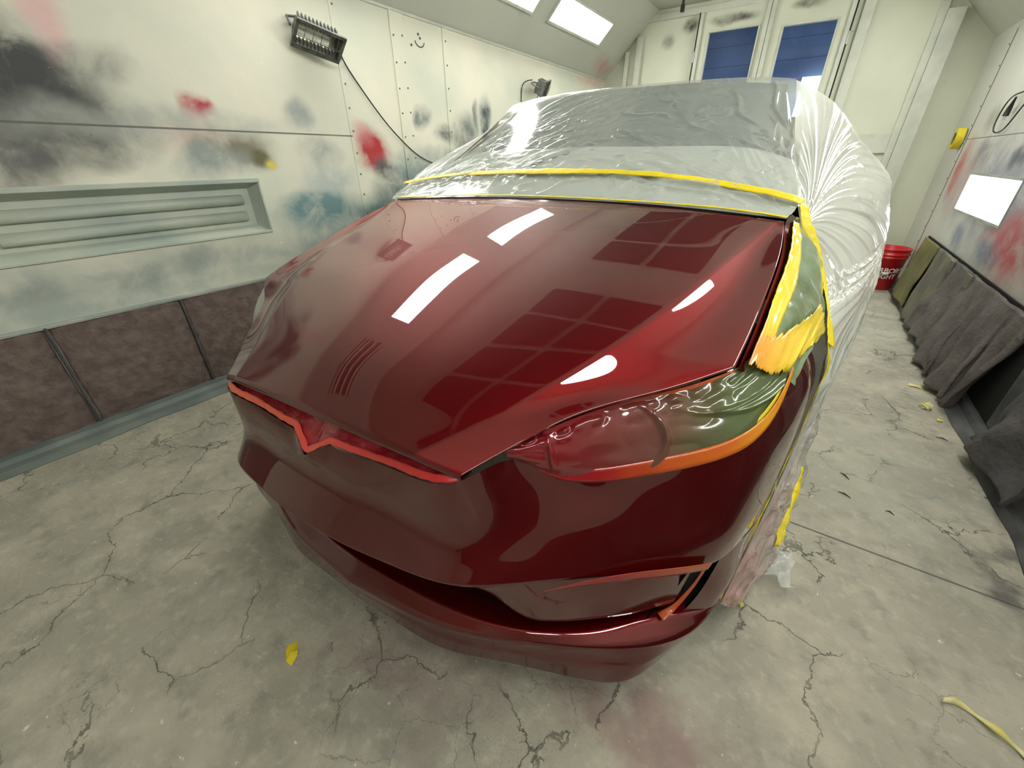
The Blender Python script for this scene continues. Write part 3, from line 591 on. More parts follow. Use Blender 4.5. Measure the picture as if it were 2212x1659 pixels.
# tape roll on its nail
t=thing('tape_roll','yellow roll of masking tape hanging on the right wall above the pads','tape',(XR-.04,5.46,1.25))
R0,R1,wd_=.045,.078,.026
prof=[(R0,-wd_),(R1,-wd_),(R1,wd_),(R0,wd_)]
def ring(prof,n=40):
    v=[];f=[]; k=len(prof)
    for i in range(n):
        a=2*PI*i/n
        for r,x in prof: v.append((x,r*math.cos(a),r*math.sin(a)))
    for i in range(n):
        for j in range(k): f.append((i*k+j,i*k+(j+1)%k,((i+1)%n)*k+(j+1)%k,((i+1)%n)*k+j))
    return v,f
m=MB().add(*ring(prof)); bevel(m.build('roll',M_TAPE,t),.002)
m=MB().add(*ring([(R0-.004,-wd_),(R0,-wd_),(R0,wd_),(R0-.004,wd_)])); m.build('core',M_PADPALE,t)
MB().tube([(.04,0,R0-.008),(-.035,0,R0-.006)],.004,8).build('nail',M_SCREW,t)

# ---------------------------------------------------------------- bucket
t=thing('bucket','red plastic bucket with white lettering standing on the floor by the back wall','bucket',(.76,5.25,0),0)
def lathe(prof,n=48):
    v=[];f=[];k=len(prof)
    for i in range(n):
        a=2*PI*i/n
        for r,z in prof: v.append((r*math.cos(a),r*math.sin(a),z))
    for i in range(n):
        for j in range(k-1): f.append((i*k+j,((i+1)%n)*k+j,((i+1)%n)*k+j+1,i*k+j+1))
    return v,f
prof=[(0,.004),(.118,.0),(.125,.006),(.146,.29),(.152,.291),(.152,.305),(.148,.306),(.149,.318),(.156,.319),(.156,.332),(.150,.333),(.152,.366),(.158,.368),(.158,.376),(.148,.376),(.122,.012),(0,.012)]
v,f=lathe(prof); MB().add(v,f).build('body',M_BUCKET,t,smooth=True)
hp=[(0.155*math.cos(a),0.155*math.sin(a)-.02*math.sin(a),.30-.13*math.sin(a)) for a in np.linspace(PI,2*PI,24)]
hp=[(.162*math.cos(a),.168*math.sin(a),.315+.15*math.sin(a)) for a in np.linspace(PI,2*PI,24)]
MB().tube(hp,.0035,6).build('wire_handle',M_METAL,t)
MB().tube([hp[11],hp[12],hp[13]],.010,10).build('grip',M_INK,t)
def letters(txt,size,z,ang,rad,name='lettering'):
    cu=bpy.data.curves.new(name,'FONT'); cu.body=txt; cu.size=size; cu.align_x='CENTER'; cu.offset=.0016; cu.space_character=1.02
    o=bpy.data.objects.new(name,cu); COL.objects.link(o); bpy.context.view_layer.update()
    me=bpy.data.meshes.new_from_object(o); bpy.data.objects.remove(o)
    bm=bmesh.new(); bm.from_mesh(me); bmesh.ops.subdivide_edges(bm,edges=bm.edges[:],cuts=1)
    for vv in bm.verts:
        a=ang+vv.co.x/rad; zz=z+vv.co.y; rr=rad*(.125+(.146-.125)*zz/.29)/.14+.0015
        vv.co=Vector((rr*math.cos(a),rr*math.sin(a),zz))
    bm.to_mesh(me); bm.free(); me.materials.append(M_INK); oo=bpy.data.objects.new(name,me); link(oo,t); return oo
letters('HARBOR',.062,.165,-PI/2-.02,.14); letters('FREIGHT',.058,.112,-PI/2-.02,.14)

# ---------------------------------------------------------------- scraps on the floor
def scrap(name,pts,mat,label,cat,h=.004,loc=None):
    """a torn bit of tape: slightly curled outline"""
    c=np.mean(np.array(pts),0); n=len(pts); v=[(c[0],c[1],h+.006)]+[(p[0],p[1],h*(1+.9*math.sin(i*2.3))) for i,p in enumerate(pts)]
    f=[(0,i+1,(i+1)%n+1) for i in range(n)]
    o=MB().add(v,f).build(name,mat); solid(o,.0012,1); return tag(o,label,cat)
scrap('tape_scrap',[(-.835,.152),(-.822,.172),(-.812,.160),(-.800,.158),(-.790,.150),(-.782,.128),(-.800,.126),(-.812,.132),(-.828,.140)],M_TAPE,'small torn piece of yellow tape on the floor in front of the car','tape scrap')
G=[]
cl=curve([(.575,.945,.010),(.60,.957,.006),(.632,.950,.004),(.655,.935,.012),(.69,.915,.006),(.73,.885,.008)],40)
for i,p in enumerate(cl):
    tt=i/39; w=.004+.004*math.sin(tt*9)**2+.004*(tt<.15); tw=math.sin(tt*7)*.8
    G.append([(p[0]-w*.5,p[1]-w*math.cos(tw),p[2]),(p[0]+w*.5,p[1]+w*math.cos(tw),p[2]+w*abs(math.sin(tw)))])
o=MB().grid(np.array(G)).build('tape_strip',M_TAPE_WHITE,smooth=True); solid(o,.001,0); tag(o,'long curled strip of pale yellow tape on the floor, bottom right corner','tape strip')
scrap('tape_scrap',[(.735,2.86),(.745,2.895),(.765,2.89),(.775,2.875),(.81,2.88),(.80,2.845),(.77,2.86)],M_TAPE_WHITE,'flat yellow tape scrap on the floor, farthest of the scraps by the right wall','tape scrap')
scrap('tape_scrap',[(.80,2.485),(.802,2.51),(.825,2.508),(.822,2.486)],M_TAPE,'tiny yellow tape scrap on the floor next to the right kerb','tape scrap')
bm=bmesh.new(); bmesh.ops.create_icosphere(bm,subdivisions=3,radius=.022)
for vv in bm.verts: vv.co*=1+.35*math.sin(vv.co.x*300+vv.co.y*210)*math.cos(vv.co.z*260); vv.co.z=max(vv.co.z*.8,-.012)
me=bpy.data.meshes.new('tape_wad'); bm.to_mesh(me); bm.free(); me.materials.append(M_TAPE_WHITE); o=bpy.data.objects.new('tape_wad',me); o.location=(.775,2.61,.012); link(o); tag(o,'crumpled wad of tape on the floor near the right wall','tape wad')
def chip(p0,p1,label):
    o=MB().tube([(p0[0],p0[1],.003),((p0[0]+p1[0])/2,(p0[1]+p1[1])/2+.004,.006),(p1[0],p1[1],.003)],[.001,.0028,.001],6).build('paint_chip',M_DARK); return tag(o,label,'debris')
for a,b,l in (((.40,1.78),(.43,1.75),'thin dark paint sliver on the floor, farther of the two parallel ones'),((.39,1.645),(.43,1.63),'thin dark paint sliver on the floor, nearer of the two parallel ones'),((.53,1.622),(.555,1.612),'short dark chip on the floor between the car and the right kerb'),((.77,2.31),(.81,2.30),'curled dark chip on the floor by the right kerb, beyond the floor crack'),((.845,1.91),(.872,1.90),'dark chip lying close to the right kerb')): chip(a,b,l)
o=scrap('tape_scrap',[(.855,2.12),(.86,2.14),(.885,2.115),(.875,2.10)],M_TAPE_WHITE,'small pale scrap on the floor touching the right kerb','tape scrap')

# ================================================================== CAR  (local frame: u right, v rearwards, w up)
car=thing('car','glossy red car parked nose forward in the booth, masked with film and tape','car',(-.70,.285,0),math.radians(3.0))
CARM=Matrix.Translation((-.70,.285,0))@Matrix.Rotation(math.radians(3.0),4,'Z')
def both(m,G,mi=0,flip=False): m.grid(G,mi,flip); m.grid(mirror_u(G),mi,not flip); return m
def weld(o,d=.0006):
    bm=bmesh.new(); bm.from_mesh(o.data); bmesh.ops.remove_doubles(bm,verts=bm.verts,dist=d); bm.to_mesh(o.data); bm.free(); return o
# ---- hood
HC=[(.036,.708),(.12,.757),(.2,.790),(.3,.822),(.4,.852),(.5,.880),(.7,.927),(.9,.967),(1.1,1.000)]
HK=[(.27,.044,.700),(.335,.135,.726),(.395,.222,.757),(.451,.315,.79),(.497,.405,.821),(.537,.500,.848),(.600,.695,.896),(.652,.88,.937),(.698,1.02,.978)]
HE=[(.350,.064,.675),(.399,.133,.702),(.480,.238,.740),(.600,.365,.762),(.694,.445,.794),(.702,.520,.822),(.714,.680,.872),(.722,.865,.930),(.714,1.03,.976)]
tt=np.array([0,.10,.2,.31,.42,.52,.70,.86,1.0])
T=np.linspace(0,1,110); T=np.unique(np.r_[T,.42])
C=nspline(tt,np.array([(0,v,w) for v,w in HC]))(T); K=nspline(tt,np.array(HK))(T)
def edge_curve(T):
    a=pchip(tt[:5],np.array(HE[:5])); b=nspline(tt[4:],np.array(HE[4:])); return np.where((T<=.42)[:,None],a(np.clip(T,0,.42)),b(np.clip(T,.42,1)))
Ed=edge_curve(T)
ns,nk=46,36
s=np.linspace(0,1,ns)
G1=np.zeros((len(T),ns,3))
for i in range(len(T)):
    G1[i,:,0]=K[i,0]*s; G1[i,:,1]=C[i,1]+(K[i,1]-C[i,1])*s**2; G1[i,:,2]=C[i,2]+(K[i,2]-C[i,2])*(.88*s**2+.12*s**4)
q=np.linspace(0,1,nk); G2=np.zeros((len(T),nk,3))
for i in range(len(T)):
    d=Ed[i]-K[i]; G2[i]=K[i]+q[:,None]*d
    t=T[i]; amp=.016*math.sin(PI*min(1,max(0,(t-.12)/.88)))
    G2[i,:,2]+= -amp*np.sin(PI*q)*(1.0-.5*q)
G2[:,:,2]-=0
hood_full=np.concatenate([G1,G2[:,1:]],1)
# rolled leading edge
lead=hood_full[:1]; N1=lead+np.array([0,-.002,-.004]); N2=lead+np.array([0,.003,-.009]); N3=lead+np.array([0,.03,-.012])
hood_g=np.concatenate([N3,N2,N1,hood_full],0)
mb=both(MB(),hood_g,0,True)
hood=weld(mb.build('hood',M_PAINT,car,smooth=True)); solid(hood,.004,-1)
hood['label']='glossy red hood mirroring lights and ceiling'

# ---- bumper fascia
A=[ # rows: top seam, .60, .535, .495, lower edge
[(0,.022,.652),(0,.012,.60),(0,.006,.548),(0,-.018,.505),(0,-.042,.470)],
[(.12,.028,.650),(.12,.018,.60),(.12,.011,.548),(.12,-.012,.504),(.12,-.036,.469)],
[(.22,.034,.655),(.22,.028,.60),(.22,.022,.543),(.22,.000,.500),(.22,-.022,.466)],
[(.345,.058,.664),(.345,.056,.605),(.348,.052,.533),(.35,.034,.490),(.352,.013,.455)],
[(.392,.155,.662),(.403,.142,.61),(.418,.120,.53),(.428,.096,.48),(.432,.072,.441)],
[(.507,.235,.602),(.510,.224,.575),(.516,.193,.52),(.52,.169,.47),(.52,.146,.430)],
[(.585,.290,.608),(.591,.280,.580),(.600,.257,.52),(.605,.236,.47),(.61,.216,.422)],
[(.663,.344,.625),(.672,.337,.59),(.684,.319,.52),(.690,.300,.47),(.69,.282,.415)],
[(.735,.385,.665),(.748,.375,.60),(.757,.362,.52),(.758,.352,.47),(.752,.343,.41)],
[(.778,.465,.736),(.796,.462,.66),(.804,.457,.56),(.804,.447,.48),(.797,.433,.41)],
[(.797,.595,.775),(.828,.592,.70),(.838,.575,.58),(.833,.55,.49),(.825,.52,.41)],
[(.818,.735,.772),(.856,.738,.70),(.864,.722,.58),(.857,.68,.495),(.845,.62,.41)]]
Ac=np.array(A).transpose(1,0,2)
GA=patch(Ac,44,120)
GA[:,0,0]=0
# V shaped dip of the nose
for j in range(GA.shape[1]):
    u=GA[0,j,0]; d=max(0,1-abs(u)/.055)
    for i in range(12): GA[i,j,2]-=.034*d*(1-i/12); GA[i,j,1]-=.020*d*(1-i/12)
Bc=np.array([
[(.772,.395,.41),(.762,.383,.335),(.747,.355,.278),(.727,.330,.236)],
[(.798,.435,.41),(.796,.428,.335),(.787,.400,.275),(.774,.376,.225)],
[(.825,.52,.41),(.820,.500,.335),(.812,.455,.272),(.795,.412,.214)],
[(.845,.62,.41),(.835,.575,.335),(.820,.520,.270),(.803,.440,.200)]]).transpose(1,0,2)
GB=patch(Bc,24,24)
mb=MB(); both(mb,GA); both(mb,GB)
# rolled return under the lower edge
e=GA[-1]; r=np.stack([e,e+np.array([0,.004,-.008]),e+np.array([0,.02,-.012]),e+np.array([-.01,.10,-.02])],0); both(mb,r)
bumper=weld(mb.build('front_bumper',M_PAINT,car,smooth=True),.0004)
# panel closing the air curtain pocket
Pt=curve([(.30,.012,.452),(.36,.030,.445),(.435,.080,.437),(.52,.153,.425),(.61,.224,.415),(.69,.293,.408),(.725,.335,.405)],50)
_x=curve([(.33,.022,.405),(.435,.080,.405),(.52,.148,.405),(.61,.220,.405),(.69,.292,.405),(.725,.335,.405)],50)
Pb=curve([(.302,.030,.445),(.345,.046,.425),(.395,.075,.375),(.455,.108,.305),(.56,.180,.285),(.64,.250,.275),(.705,.318,.270)],50)
Gp=np.stack([Pt*(1-a)+Pb*a+np.array([0,.004,0])*math.sin(PI*a)*-1 for a in np.linspace(0,1,16)],0)
Gp=np.concatenate([Gp,Pb[None]+np.array([0,.012,-.008]),Pb[None]+np.array([0,.06,-.010])],0)
weld(MB().grid(Gp).build('pocket_panel',M_PAINT,car,smooth=True)); weld(MB().grid(mirror_u(Gp),0,True).build('pocket_panel',M_PAINT,car,smooth=True))
# ---- lip / splitter
inner=curve([(0,.050,.252),(.108,.058,.244),(.218,.072,.236),(.359,.095,.232),(.477,.138,.231),(.562,.190,.231),(.621,.238,.236),(.68,.292,.238),(.727,.330,.236),(.772,.374,.225),(.802,.438,.206)],90)
crest=inner+np.array([0,-.006,-.001])
crease=curve([(0,.005,.212),(.13,.018,.210),(.25,.035,.208),(.368,.070,.207),(.506,.130,.207),(.603,.182,.208),(.696,.246,.208),(.765,.330,.208),(.803,.440,.203)],90)
bottom=curve([(0,.014,.140),(.13,.020,.138),(.281,.034,.137),(.372,.065,.138),(.483,.104,.140),(.589,.142,.140),(.654,.178,.141),(.700,.240,.142),(.770,.365,.160),],90)
face_mid=(crease+bottom)/2+np.array([0,.004,0])
under=bottom+np.array([-.02,.12,.01])
rows=[inner+np.array([0,.05,-.004]),inner,crest,crest*.8+crease*.2+np.array([0,0,.001]),crest*.4+crease*.6+np.array([0,-.002,.001]),crease+np.array([0,0,.004]),crease,crease+np.array([0,.003,-.006]),face_mid,bottom,under]
G=np.stack(rows,0); lip=weld(both(MB(),G).build('front_lip',M_PAINT,car,smooth=True))
# ---- dark intake interior
e=GA[-1][:86]; back=e+np.array([0,.20,-.02]); low=back.copy(); low[:,2]=.20; fl=inner[np.linspace(0,89,86).astype(int)]
G=np.stack([e+np.array([0,.03,-.012]),back,low,fl+np.array([0,.02,-.004])],0)
both(MB(),G).build('intake_liner',M_INNER,car,smooth=False)
m=MB()
for k in range(9):
    w=.25+k*.017; m.tube([(u,.13+.35*max(0,abs(u)-.2)**1.5+.0,w) for u in np.linspace(-.5,.5,24)],.0022,5)
m.build('intake_grille',M_DARK,car)
# narrow dark slot behind the air curtain edge
for sgn in (1,-1):
    a=curve([(.715,.30,.405),(.705,.31,.34),(.69,.30,.28),(.66,.27,.235)],16); b=curve([(.775,.405,.41),(.765,.395,.335),(.748,.37,.275),(.725,.345,.225)],16)
    G=np.stack([a,a+np.array([.01,.07,0]),b+np.array([-.005,.07,0]),b],0)
    if sgn<0: G=mirror_u(G)
    MB().grid(G).build('air_curtain_duct',M_DARK,car,smooth=True)

# ---- masking film and tape in the nose slot
n=150; uu=np.linspace(-.345,.345,n)
def hood_lead(u):
    src=hood_full[0]; return np.stack([u,np.interp(abs(u),src[:,0],src[:,1]),np.interp(abs(u),src[:,0],src[:,2])],-1)
def fascia_top(u):
    src=GA[0]; k=np.argsort(src[:70,0]); return np.stack([u,np.interp(abs(u),src[:70,0],src[:70,1]),np.interp(abs(u),src[:70,0],src[:70,2])],-1)
top=hood_lead(uu)+np.array([0,.030,-.016]); bot=fascia_top(uu)+np.array([0,.006,-.002])
aa=np.linspace(0,1,26)[:,None,None]; G=top[None]*(1-aa)+bot[None]*aa
cr=vnoise((26,n),(6,30),4)+.6*np.abs(vnoise((26,n),(10,60),5))
ctr=np.exp(-(uu/.10)**2)[None,:]
G[:,:,1]+= (.030*np.sin(PI*aa[:,:,0])*(1-.5*ctr)) + cr*.016*np.sin(PI*aa[:,:,0]); G[:,:,2]+=cr*.010*np.sin(PI*aa[:,:,0])
o=MB().grid(G).build('masking_film',M_MASK_RED,smooth=False); o.matrix_world=CARM; solid(o,.001,0)
tag(o,'crumpled red-misted film tucked into the slot between hood and bumper','masking film')
def ribbon(name,pts,width,side,mat,label=None,cat='tape',off=.003,jag=.0,n=60,seed=0,fn=nspline,parent=None,bump=.0,out=None):
    """tape following 3D points; side = direction across the tape (vector or list)"""
    c=curve(pts,n,fn); t=np.gradient(c,axis=0); t/=np.linalg.norm(t,axis=1,keepdims=True)+1e-9
    S=np.array(side,float); 
    if S.ndim==1: S=np.repeat(S[None],n,0)
    else: S=curve(S,n,pchip) if len(S)>2 else S[0]*(1-np.linspace(0,1,n)[:,None])+S[1]*np.linspace(0,1,n)[:,None]
    S=S-(S*t).sum(1,keepdims=True)*t; S/=np.linalg.norm(S,axis=1,keepdims=True)
    nn=np.cross(t,S); oh=np.stack([c[:,0],np.where(c[:,1]<.5,-1.0,-.2),0*c[:,0]+.5],1) if out is None else np.repeat(np.array(out,float)[None],n,0); nn*=np.where((nn*oh).sum(1)<0,-1,1)[:,None]; r=np.random.default_rng(seed); W_=np.array(width,float)
    W_=np.interp(np.linspace(0,1,n),np.linspace(0,1,W_.size),W_.ravel())
    j1=np.interp(np.arange(n),np.linspace(0,n,n//2),(r.random(n//2)-.5))*jag; j2=np.interp(np.arange(n),np.linspace(0,n,n//2),(r.random(n//2)-.5))*jag
    b=vnoise((n,5),(max(2,n//3),2),seed)*bump
    G=np.stack([c+S*(a*(W_/2))[:,None]+S*((j1 if k==0 else j2 if k==4 else 0*j1))[:,None]+nn*(off+b[:,k])[:,None] for k,a in enumerate((-1,-.5,0,.5,1))],1)
    o=MB().grid(G).build(name,mat,parent,smooth=True); solid(o,.0008,0)
    if not parent: o.matrix_world=CARM
    if label: tag(o,label,cat)
    return o
tp=fascia_top(np.linspace(-.345,.345,90))
ribbon('masking_tape',tp+np.array([0,.009,.005]),.014,(0,.75,.7),M_TAPE_SLOT,'red and orange misted tape along the bumper edge of the nose slot',n=120,jag=.003,off=.003,seed=3,bump=.003)

# ---- headlights under green masking film
TopH=np.array([(.385,.150,.690),(.425,.208,.703),(.475,.264,.722),(.550,.348,.738),(.626,.408,.754),(.690,.460,.780),(.720,.505,.803),(.745,.565,.812)])
BotH=np.array([(.380,.165,.664),(.423,.192,.632),(.466,.214,.610),(.507,.237,.605),(.585,.293,.611),(.663,.347,.629),(.735,.388,.669),(.788,.54,.765)])
def headlight(sgn):
    n=90; a=curve(TopH,n,pchip); b=curve(BotH,n,pchip); s=np.linspace(0,1,22)[:,None,None]
    G=a[None]*(1-s)+b[None]*s; bul=np.sin(PI*s[:,:,0]); G[:,:,1]-=.012*bul; G[:,:,0]+=.004*bul
    G2_=G.copy(); 
    if sgn<0: G2_=mirror_u(G)
    o=MB().grid(G2_+np.array([-.004*sgn,.010,-.004]),0,sgn<0).build('headlight',M_GLASSDK,car,smooth=True); 
    return G
GH=headlight(1); headlight(-1)
n2,n1=GH.shape[0],GH.shape[1]
def film_fold(GH,seed):
    n=(70,200); H_=patch(GH[::3,::4],*n)
    nr=normals(H_); x=np.linspace(0,1,n[1])[None]; y=np.linspace(0,1,n[0])[:,None]
    rid=lambda f,ph,w: np.exp(-((f-ph)/w)**2)
    h=.006*np.abs(vnoise(n,(5,14),seed))*np.sin(PI*y)**.5
    h=h+.010*vnoise(n,(3,6),seed+3)*np.sin(PI*y)
    h+= .012*rid(x+.10*(y-.5)**2*4,.52,.012)*np.sin(PI*y)                    # tall crease mid way
    h+= .011*rid(x-.03*y,.13,.010)*np.sin(PI*np.clip(y*1.2,0,1))
    h+= .009*rid(y*.55+(1-x)*.9,.52,.022)*(x>.55)*np.clip((x-.55)*6,0,1)
    h+= .008*rid(y*.9+(1-x)*.75,.62,.02)*np.clip((x-.6)*6,0,1)
    h+= .007*np.abs(vnoise(n,(8,26),seed+5))*np.exp(-((y-.12)/.16)**2)*3
    h*=np.clip(np.minimum(y,1-y)*10,0,1)*np.clip(np.minimum(x,1-x)*20,0,1)
    return H_+nr*(-h-.004)[...,None]*SGN
SGN=1
nrm=normals(GH)[10,45]; SGN=-1 if nrm[1]<0 else 1
for sgn,lab in ((1,'green masking film misted red, crumpled over the near headlight'),(-1,'pale masking film over the far headlight, glimpsed past the hood')):
    G=film_fold(GH,31) if sgn>0 else mirror_u(GH+np.array([.004,-.004,.002]))
    o=MB().grid(G,0,sgn<0).build('masking_film',M_MASK_HL if sgn>0 else M_FILM2,smooth=True); o.matrix_world=CARM; tag(o,lab,'masking film')
ribbon('masking_tape',BotH+np.array([-.004,.000,.010]),[.012,.022,.028,.030,.030,.026,.018,.010],[(0,.3,1),(-.3,.3,1)],M_TAPE_HL,'red to orange tape under the near headlight',n=90,off=.007,seed=8)
ribbon('masking_tape',[(.728,.390,.672),(.752,.43,.705),(.773,.48,.738),(.783,.53,.755),(.790,.58,.768)],[.010,.010,.010,.010],[(-.6,.2,.8),(-.8,.2,.4)],M_TAPE,'yellow tape edging the outer side of the near headlight',off=.007,n=40,seed=9)
ribbon('masking_tape',TopH[1:6]+np.array([.002,-.002,-.004]),.016,(0,-.5,-1),M_TAPE_HL,'orange tape strip under the hood edge above the near headlight',off=.006,n=60,seed=10)

# ---- fenders
FR=np.array([
[(.699,.453,.790),(.730,.474,.774),(.755,.492,.759),(.776,.510,.743),(.787,.522,.732)],
[(.708,.545,.824),(.738,.550,.806),(.765,.558,.787),(.786,.565,.767),(.797,.572,.755)],
[(.719,.700,.870),(.758,.706,.850),(.788,.715,.822),(.808,.722,.792),(.818,.727,.774)],
[(.726,.860,.920),(.772,.870,.892),(.805,.870,.855),(.830,.862,.805),(.843,.855,.765)],
[(.719,1.03,.970),(.775,1.04,.935),(.815,1.06,.880),(.845,1.08,.810),(.860,1.10,.760)],
[(.735,1.25,.975),(.795,1.26,.930),(.845,1.28,.850),(.885,1.30,.740),(.895,1.32,.60)]])
GF=patch(FR,70,40)
for sgn in (1,-1):
    G=GF if sgn>0 else mirror_u(GF)
    o=MB().grid(G,0,sgn>0).build('fender',M_PAINT,car,smooth=True)
nf=normals(GF); 
if nf[30,20][2]<0: nf=-nf
# green film laid on the near fender
sub=GF[2:58,3:40]; a=sub.shape[:2]; nz=(vnoise(a,(9,5),12)+.5)*.008+np.abs(vnoise(a,(14,4),13))*.010
o=MB().grid(sub+nf[2:58,3:40]*(.007+nz)[...,None],0,True).build('masking_film',M_MASK_GREEN,smooth=True); o.matrix_world=CARM
tag(o,'green masking film over the near front fender, framed by yellow tape','masking film')

# ---- greenhouse, body sides, wheels (seen only through the film)
W0=[(0,1.10,.995),(.35,1.09,.992),(.66,1.06,.985)]; W1=[(0,1.42,1.145),(.35,1.42,1.138),(.64,1.42,1.105)]; W2=[(0,1.97,1.419),(.33,1.97,1.412),(.605,1.955,1.384)]
Gc=patch(np.array([W0,W1,W2]),14,24); both(MB(),Gc[:5],0).build('cowl_panel',M_DARK,car,smooth=True)
both(MB(),patch(np.array([[(0,1.41,1.145),(.35,1.42,1.138),(.64,1.42,1.108)],[(0,1.70,1.285),(.34,1.70,1.276),(.61,1.70,1.245)],W2]),14,24),0).build('windshield',M_GLASSDK,car,smooth=True)
Rf=[W2,[(0,2.1,1.430),(.33,2.1,1.422),(.61,2.1,1.392)],[(0,2.5,1.443),(.33,2.5,1.434),(.60,2.5,1.400)],[(0,3.3,1.38),(.33,3.3,1.37),(.56,3.3,1.335)],[(0,4.3,1.10),(.33,4.3,1.09),(.55,4.3,1.06)],[(0,4.75,1.03),(.35,4.74,1.02),(.70,4.6,.98)],[(0,4.90,.70),(.4,4.88,.70),(.80,4.7,.70)],[(0,4.86,.30),(.4,4.85,.30),(.78,4.7,.30)]]
both(MB(),patch(np.array(Rf),60,24)).build('roof',M_PAINT,car,smooth=True)
Sd=[[(.60,1.96,1.380),(.72,1.9,1.08),(.86,1.7,.92),(.93,1.5,.60),(.90,1.5,.22)],[(.60,2.5,1.40),(.76,2.5,1.05),(.88,2.5,.94),(.95,2.5,.60),(.90,2.5,.22)],[(.56,3.3,1.335),(.76,3.3,1.05),(.90,3.3,.96),(.96,3.3,.62),(.92,3.3,.22)],[(.55,4.3,1.06),(.72,4.3,1.00),(.88,4.3,.92),(.94,4.3,.60),(.88,4.3,.25)],[(.70,4.6,.98),(.72,4.62,.95),(.80,4.66,.88),(.82,4.7,.60),(.78,4.7,.3)]]
Gs=patch(np.array(Sd),50,40,pchip,pchip)
for sgn in (1,-1): MB().grid(Gs if sgn>0 else mirror_u(Gs),0,sgn>0).build('body_side',M_PAINT,car,smooth=True)
for sgn in (1,-1):
    m=MB(); v=[];f=[]
    pr=[(.0,.07),(.06,.115),(.085,.06),(.075,.0)]
    c=(sgn*.90,1.66,1.0); 
    bm=bmesh.new(); bmesh.ops.create_icosphere(bm,subdivisions=3,radius=1); 
    for q_ in bm.verts: q_.co=Vector((q_.co.x*.085,q_.co.y*.055,q_.co.z*.065))+Vector(c)
    me=bpy.data.meshes.new('side_mirror'); bm.to_mesh(me); bm.free(); me.materials.append(M_PAINT); [setattr(p_,'use_smooth',True) for p_ in me.polygons]
    link(bpy.data.objects.new('side_mirror',me),car)
def wheel(u,v):
    root=bpy.data.objects.new('wheel',None); link(root,car); root.location=(u,v,.345); s=1 if u>0 else -1
    pr=[(-.11,.24),(-.115,.32),(-.09,.342),(.09,.342),(.115,.32),(.11,.24)]
    v_,f_=[],[]; k=len(pr); n=48
    for i in range(n):
        a=2*PI*i/n
        for x,r in pr: v_.append((x,r*math.cos(a),r*math.sin(a)))
    for i in range(n):
        for j in range(k-1): f_.append((i*k+j,i*k+j+1,((i+1)%n)*k+j+1,((i+1)%n)*k+j))
    MB().add(v_,f_).build('tyre',M_TIRE,root,smooth=True)
    m=MB().tube([(-.09,0,0),(s*.07,0,0)],.245,40)
    for i in range(10):
        a=2*PI*i/10; m.obox((s*.085,.13*math.cos(a),.13*math.sin(a)),(.012,0,0),(0,.11*math.cos(a),.11*math.sin(a)),(0,-.018*math.sin(a),.018*math.cos(a)))
    m.build('rim',M_RIM,root)
for u in (.74,-.74):
    for v in (1.0,3.95): wheel(u,v)

# ================================================================== FILM AND TAPE OVER THE CAR
def wrinkle(G,amp,seed,cells=((8,8),(18,16),(40,30)),w=(1,.6,.35)):
    n=normals(G); h=sum(a*(1-2*np.abs(vnoise(G.shape[:2],c,seed+i))*2) for i,(c,a) in enumerate(zip(cells,w)))
    return G+n*(h*amp)[...,None]
# windshield and roof part
S_rows=[
 [(0,1.088,1.006),(.35,1.076,1.002),(.60,1.045,.992),(.716,1.020,.986)],
 [(0,1.22,1.070),(.35,1.20,1.062),(.62,1.14,1.035),(.735,1.08,1.008)],
 [(0,1.42,1.170),(.34,1.43,1.165),(.60,1.44,1.148),(.700,1.42,1.118)],
 [(0,1.76,1.330),(.33,1.76,1.318),(.57,1.75,1.288),(.665,1.74,1.262)],
 [(0,1.96,1.422),(.32,1.96,1.417),(.54,1.95,1.404),(.632,1.93,1.389)],
 [(0,2.10,1.434),(.32,2.10,1.428),(.55,2.10,1.412),(.64,2.08,1.394)],
 [(0,2.50,1.450),(.33,2.50,1.442),(.56,2.50,1.420),(.66,2.5,1.39)],
 [(0,3.30,1.40),(.33,3.30,1.39),(.56,3.30,1.365),(.66,3.3,1.34)],
 [(0,4.30,1.12),(.35,4.30,1.11),(.60,4.30,1.09),(.72,4.3,1.05)],
 [(0,4.95,1.02),(.40,4.93,1.01),(.70,4.85,.99),(.85,4.8,.96)],
 [(0,5.02,.45),(.40,5.00,.45),(.75,4.93,.45),(.92,4.86,.45)],
 [(0,5.02,.03),(.40,5.00,.03),(.75,4.93,.03),(.95,4.86,.03)]]
TU=np.r_[np.linspace(0,.20,280),np.linspace(.20,1,90)[1:]]
Sg=patch(np.array(S_rows),0,130,tu=TU)
full=np.concatenate([mirror_u(Sg)[:,::-1],Sg[:,1:]],1)
n=full.shape[:2]; nr=normals(full); 
if nr[60,60][2]<0: nr=-nr
arc=np.r_[0,np.cumsum(np.linalg.norm(np.diff(full[:,n[1]//2],axis=0),axis=1))]; arc/=arc[-1]
AB=np.meshgrid(arc,np.linspace(-1,1,n[1]),indexing='ij')
LA,LB=np.linalg.norm(np.diff(full[:,n[1]//2],axis=0),axis=1).sum(),.72
def creases(AB,LA,LB,segs):
    """sum of narrow ridges along bent segments; segs: a0,b0,a1,b1,bend,height,width in metres"""
    h=np.zeros(AB[0].shape); X=AB[0]*LA; Y=AB[1]*LB
    for a0,b0,a1,b1,bend,A_,w in segs:
        p=np.array([a0*LA,b0*LB]); d=np.array([a1*LA,b1*LB])-p; L_=np.hypot(*d)+1e-6; d/=L_
        t=((X-p[0])*d[0]+(Y-p[1])*d[1])/L_; o=-(X-p[0])*d[1]+(Y-p[1])*d[0]-bend*L_*4*t*(1-t)-.012*np.sin(t*9+a0*50)
        h+=A_*np.exp(-(o/w)**2)*np.clip(np.minimum(t,1-t)*5,0,1)
    return .011*np.tanh(h/.011)
RS=np.random.default_rng(17); segs=[]
